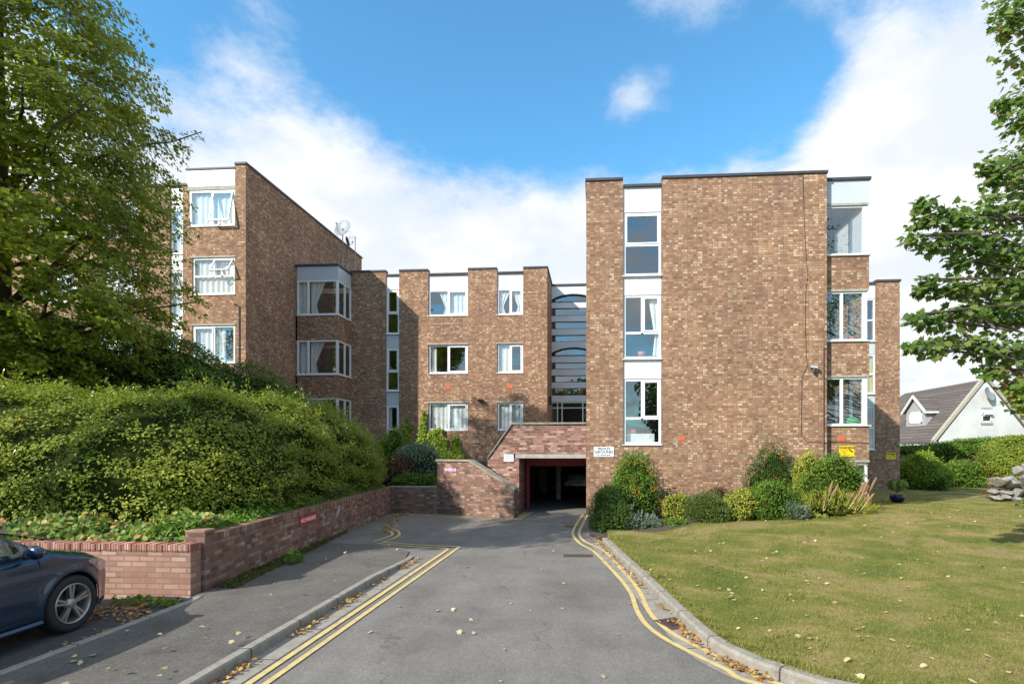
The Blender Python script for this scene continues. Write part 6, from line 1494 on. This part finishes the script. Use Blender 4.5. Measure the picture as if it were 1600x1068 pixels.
# dry stone wall
stw = thing('stone_wall', 'short wall of large grey weathered boulders at the right edge of the lawn', 'wall', gnd(1560, 781, .03)); 
def rock(c, r, seed):
    import bmesh
    bm = bmesh.new(); bmesh.ops.create_icosphere(bm, subdivisions=4, radius=1); d = np.array([v.co[:] for v in bm.verts]); f = [tuple(v.index for v in q_.verts) for q_ in bm.faces]; bm.free()
    s = np.random.default_rng(seed); pl_ = unit(s.normal(size=(9, 3))); h = s.uniform(.42, .80, 9); k = np.min(np.where(d@pl_.T > 1e-3, h/np.maximum(d@pl_.T, 1e-3), 9), axis=1); k = np.minimum(k, 1)
    return [tuple(np.array(c)+q_) for q_ in d*k[:, None]*np.array(r)*1.25], f
b = MB(); i = 0
for (u, v, rw_, rh_) in ((1562, 752, 15, 10), (1585, 754, 15, 11), (1553, 768, 9, 5), (1570, 768, 9, 5), (1552, 776, 8, 5), (1566, 776, 10, 5), (1586, 770, 12, 8), (1582, 779, 12, 5), (1604, 752, 10, 13), (1606, 772, 12, 9), (1596, 736, 10, 8), (1622, 745, 14, 14), (1625, 770, 16, 12), (1612, 730, 9, 8), (1650, 755, 18, 18)):
    c = atY(u, v, 22.5); s_ = 22.5/FP/1.05*.86; b.add(*rock((c[0]-stw.location.x, c[1]-stw.location.y+random.uniform(-.05, .1), c[2]-stw.location.z), (rw_*s_, .35, rh_*s_), 40+i), True); i += 1
o_ = b.build('boulders', STONE, stw, TR(stw.location))
for p_ in o_.data.polygons: p_.use_smooth = False
strip('scrappy green weeds at the foot of the stone wall', [gnd(1590, 792, .1), gnd(1660, 800, .1)], .8, .35, 500, .14, L_GREEN, name='weeds')
strip('dry brown tuft growing at the left end of the stone wall', [gnd(1530, 775, .05), gnd(1548, 779, .05)], .5, .45, 260, .2, L_RED, T_NEEDLE, name='weeds')

# ---- grass and fallen leaves
N = 330000
ang = rng.uniform(-.10, .80, N); rr = 4.2*np.exp(rng.random(N)*np.log(28/4.2)); x = np.sin(ang)*rr; y = np.cos(ang)*rr
kx = np.array([kerb_x(v) for v in np.linspace(2, 35, 400)]); kk = np.interp(y, np.linspace(2, 35, 400), kx)
fy = np.interp(x, [p[0] for p in bedf], [p[1] for p in bedf])
ok = (x > kk+.03+.05*rng.random(N)) & ((y < fy+.08) | (x > bedf[-1][0])) & (x < 26) & ~((y > 17.3) & (x < 8.3)) & (y < 28.0)
x, y = x[ok], y[ok]; r_ = np.hypot(x, y); z = np.array([lawn_z(a, c) for a, c in zip(x, y)]); m = len(x)
# sparser where the turf is worn
ek = offset([p for p in rk if p[0] < 7], .10); N2 = 16000; ei = rng.integers(0, len(ek)-1, N2); et = rng.random(N2); ea = np.array(ek)[ei]; eb = np.array(ek)[ei+1]; ex = ea+(eb-ea)*et[:, None]+rng.normal(size=(N2, 2))*.05+[.03, 0]
kp_ = (np.sin(ex[:, 1]*9)+np.sin(ex[:, 1]*23+ex[:, 0]*7)+rng.normal(size=N2)*.7) > .3; ex = ex[kp_]; edge_n = len(ex); x = np.concatenate([x, ex[:, 0]]); y = np.concatenate([y, ex[:, 1]]); z = np.concatenate([z, [lawn_z(a, c) for a, c in ex]]); r_ = np.hypot(x, y); m = len(x)
P = np.stack([x, y, z-.004], 1); up_ = np.stack([rng.normal(size=m)*.55, rng.normal(size=m)*.55, np.ones(m)], 1); hgt = rng.uniform(.014, .034, m)*(1+r_*.02); hgt[-edge_n:] *= 1.7; tf = (np.sin(x*3.1+2*np.sin(y*1.3))+np.sin(y*3.7+1.5*np.sin(x*1.9))) > 1.25; hgt[tf] *= 1.45
T_BL = (np.array([(0, -.09, 0), (0, .09, 0), (1, 0, 0)]), [(0, 1, 2)])
g = leaves('lawn_grass', P, up_, rnd(m)*[1, 1, .1], hgt, T_BL, BLADE); 
V = None
tag(g, 'short sunlit lawn grass with worn brownish patches', 'grass', kind='stuff')
def scatter(label, name, pts, size, mat, tmpl=T_MAPLE):
    P = np.array(pts); m = len(P); o = leaves(name, P, rnd(m)*[1, 1, .15], rnd(m, .35)+[0, 0, 1.0], size*rng.uniform(.5, 1.3, m), tmpl, mat); tag(o, label, 'leaves', kind='stuff')
pts = []
while len(pts) < 240:
    a, q = random.uniform(-.02, .75), 4.8*math.exp(random.random()*math.log(5)); x, y = math.sin(a)*q, math.cos(a)*q
    if x > kerb_x(y)+.1 and y < float(np.interp(x, [p[0] for p in bedf], [p[1] for p in bedf]))-.1: pts.append((x, y, lawn_z(x, y)+.022))
scatter('pale fallen leaves scattered over the lawn', 'fallen_leaves', pts, .06, L_LAWNDRY)
pts = []
def near(line, n, w_, z, clump=None):
    for _ in range(n):
        i = random.randrange(len(line)-1); t_ = random.random(); a, c = line[i], line[i+1]
        if clump and math.sin((a[1]+(c[1]-a[1])*t_)*clump)+math.sin((a[1]+(c[1]-a[1])*t_)*clump*2.7) < random.uniform(-.8, 1.2): continue
        pts.append((a[0]+(c[0]-a[0])*t_+random.gauss(0, w_)*.6, a[1]+(c[1]-a[1])*t_+random.gauss(0, w_), z+random.random()*.025))
near(offset([p for p in rk if p[0] < 3], -.13), 900, .05, .02, 2.3)
near(dens_([gnd(u, v)[:2] for u, v in ((930, 842), (945, 856), (975, 890))], 6), 170, .16, .015)
near([(KX+.07, y) for y in np.linspace(2, 10.2, 40)], 800, .05, .02, 2.0)
near([(p[0]+.06, p[1]) for p in [gnd(600, 832), gnd(612, 806), gnd(628, 803)]], 420, .17, .015)
near([(-5.6, 7.0), (-6.2, 6.6), (-5.35, 6.3), (-5.3, 5.2)], 330, .16, .03)
scatter('brown and yellow fallen leaves drifted along the kerbs and wall foot', 'fallen_leaves', pts, .05, L_DRY, T_MAPLE)
pts = []
for _ in range(42):
    u, v = random.uniform(560, 1000), 806+260*random.random()**1.8; p = gnd(u, v)
    if p[0] > KX+.1: pts.append((p[0], p[1], .018))
for _ in range(40): pts.append((random.uniform(-5.1, -3.6), random.uniform(3.5, 11), .115))
scatter('odd yellow and pale leaves lying on the driveway and pavement', 'fallen_leaves', pts, .06, L_LAWNDRY, T_MAPLE)
# moss and weeds at the foot of the retaining wall
strip('mossy fringe at the foot of the long retaining wall', [(A0[0]+.05, A0[1]+.1, .09), (A1[0]+.05, A1[1]-3.5, .04)], -.30, .03, 5200, .045, leafmat('moss', [(0, (.05, .06, .015)), (.6, (.10, .11, .025)), (1, (.20, .15, .06))]), T_OVAL, name='moss')
strip('small weed tuft on the pavement beside the retaining wall', [(-5.35, 9.3, .1), (-5.35, 9.6, .1)], -.15, .16, 60, .09, L_GREEN, name='weeds')
strip('straggly weeds in front of the low pink wall by the parked car', [(-6.3, 7.08, .02), (-5.4, 6.98, .04)], -.25, .10, 130, .055, L_GREEN, name='weeds')
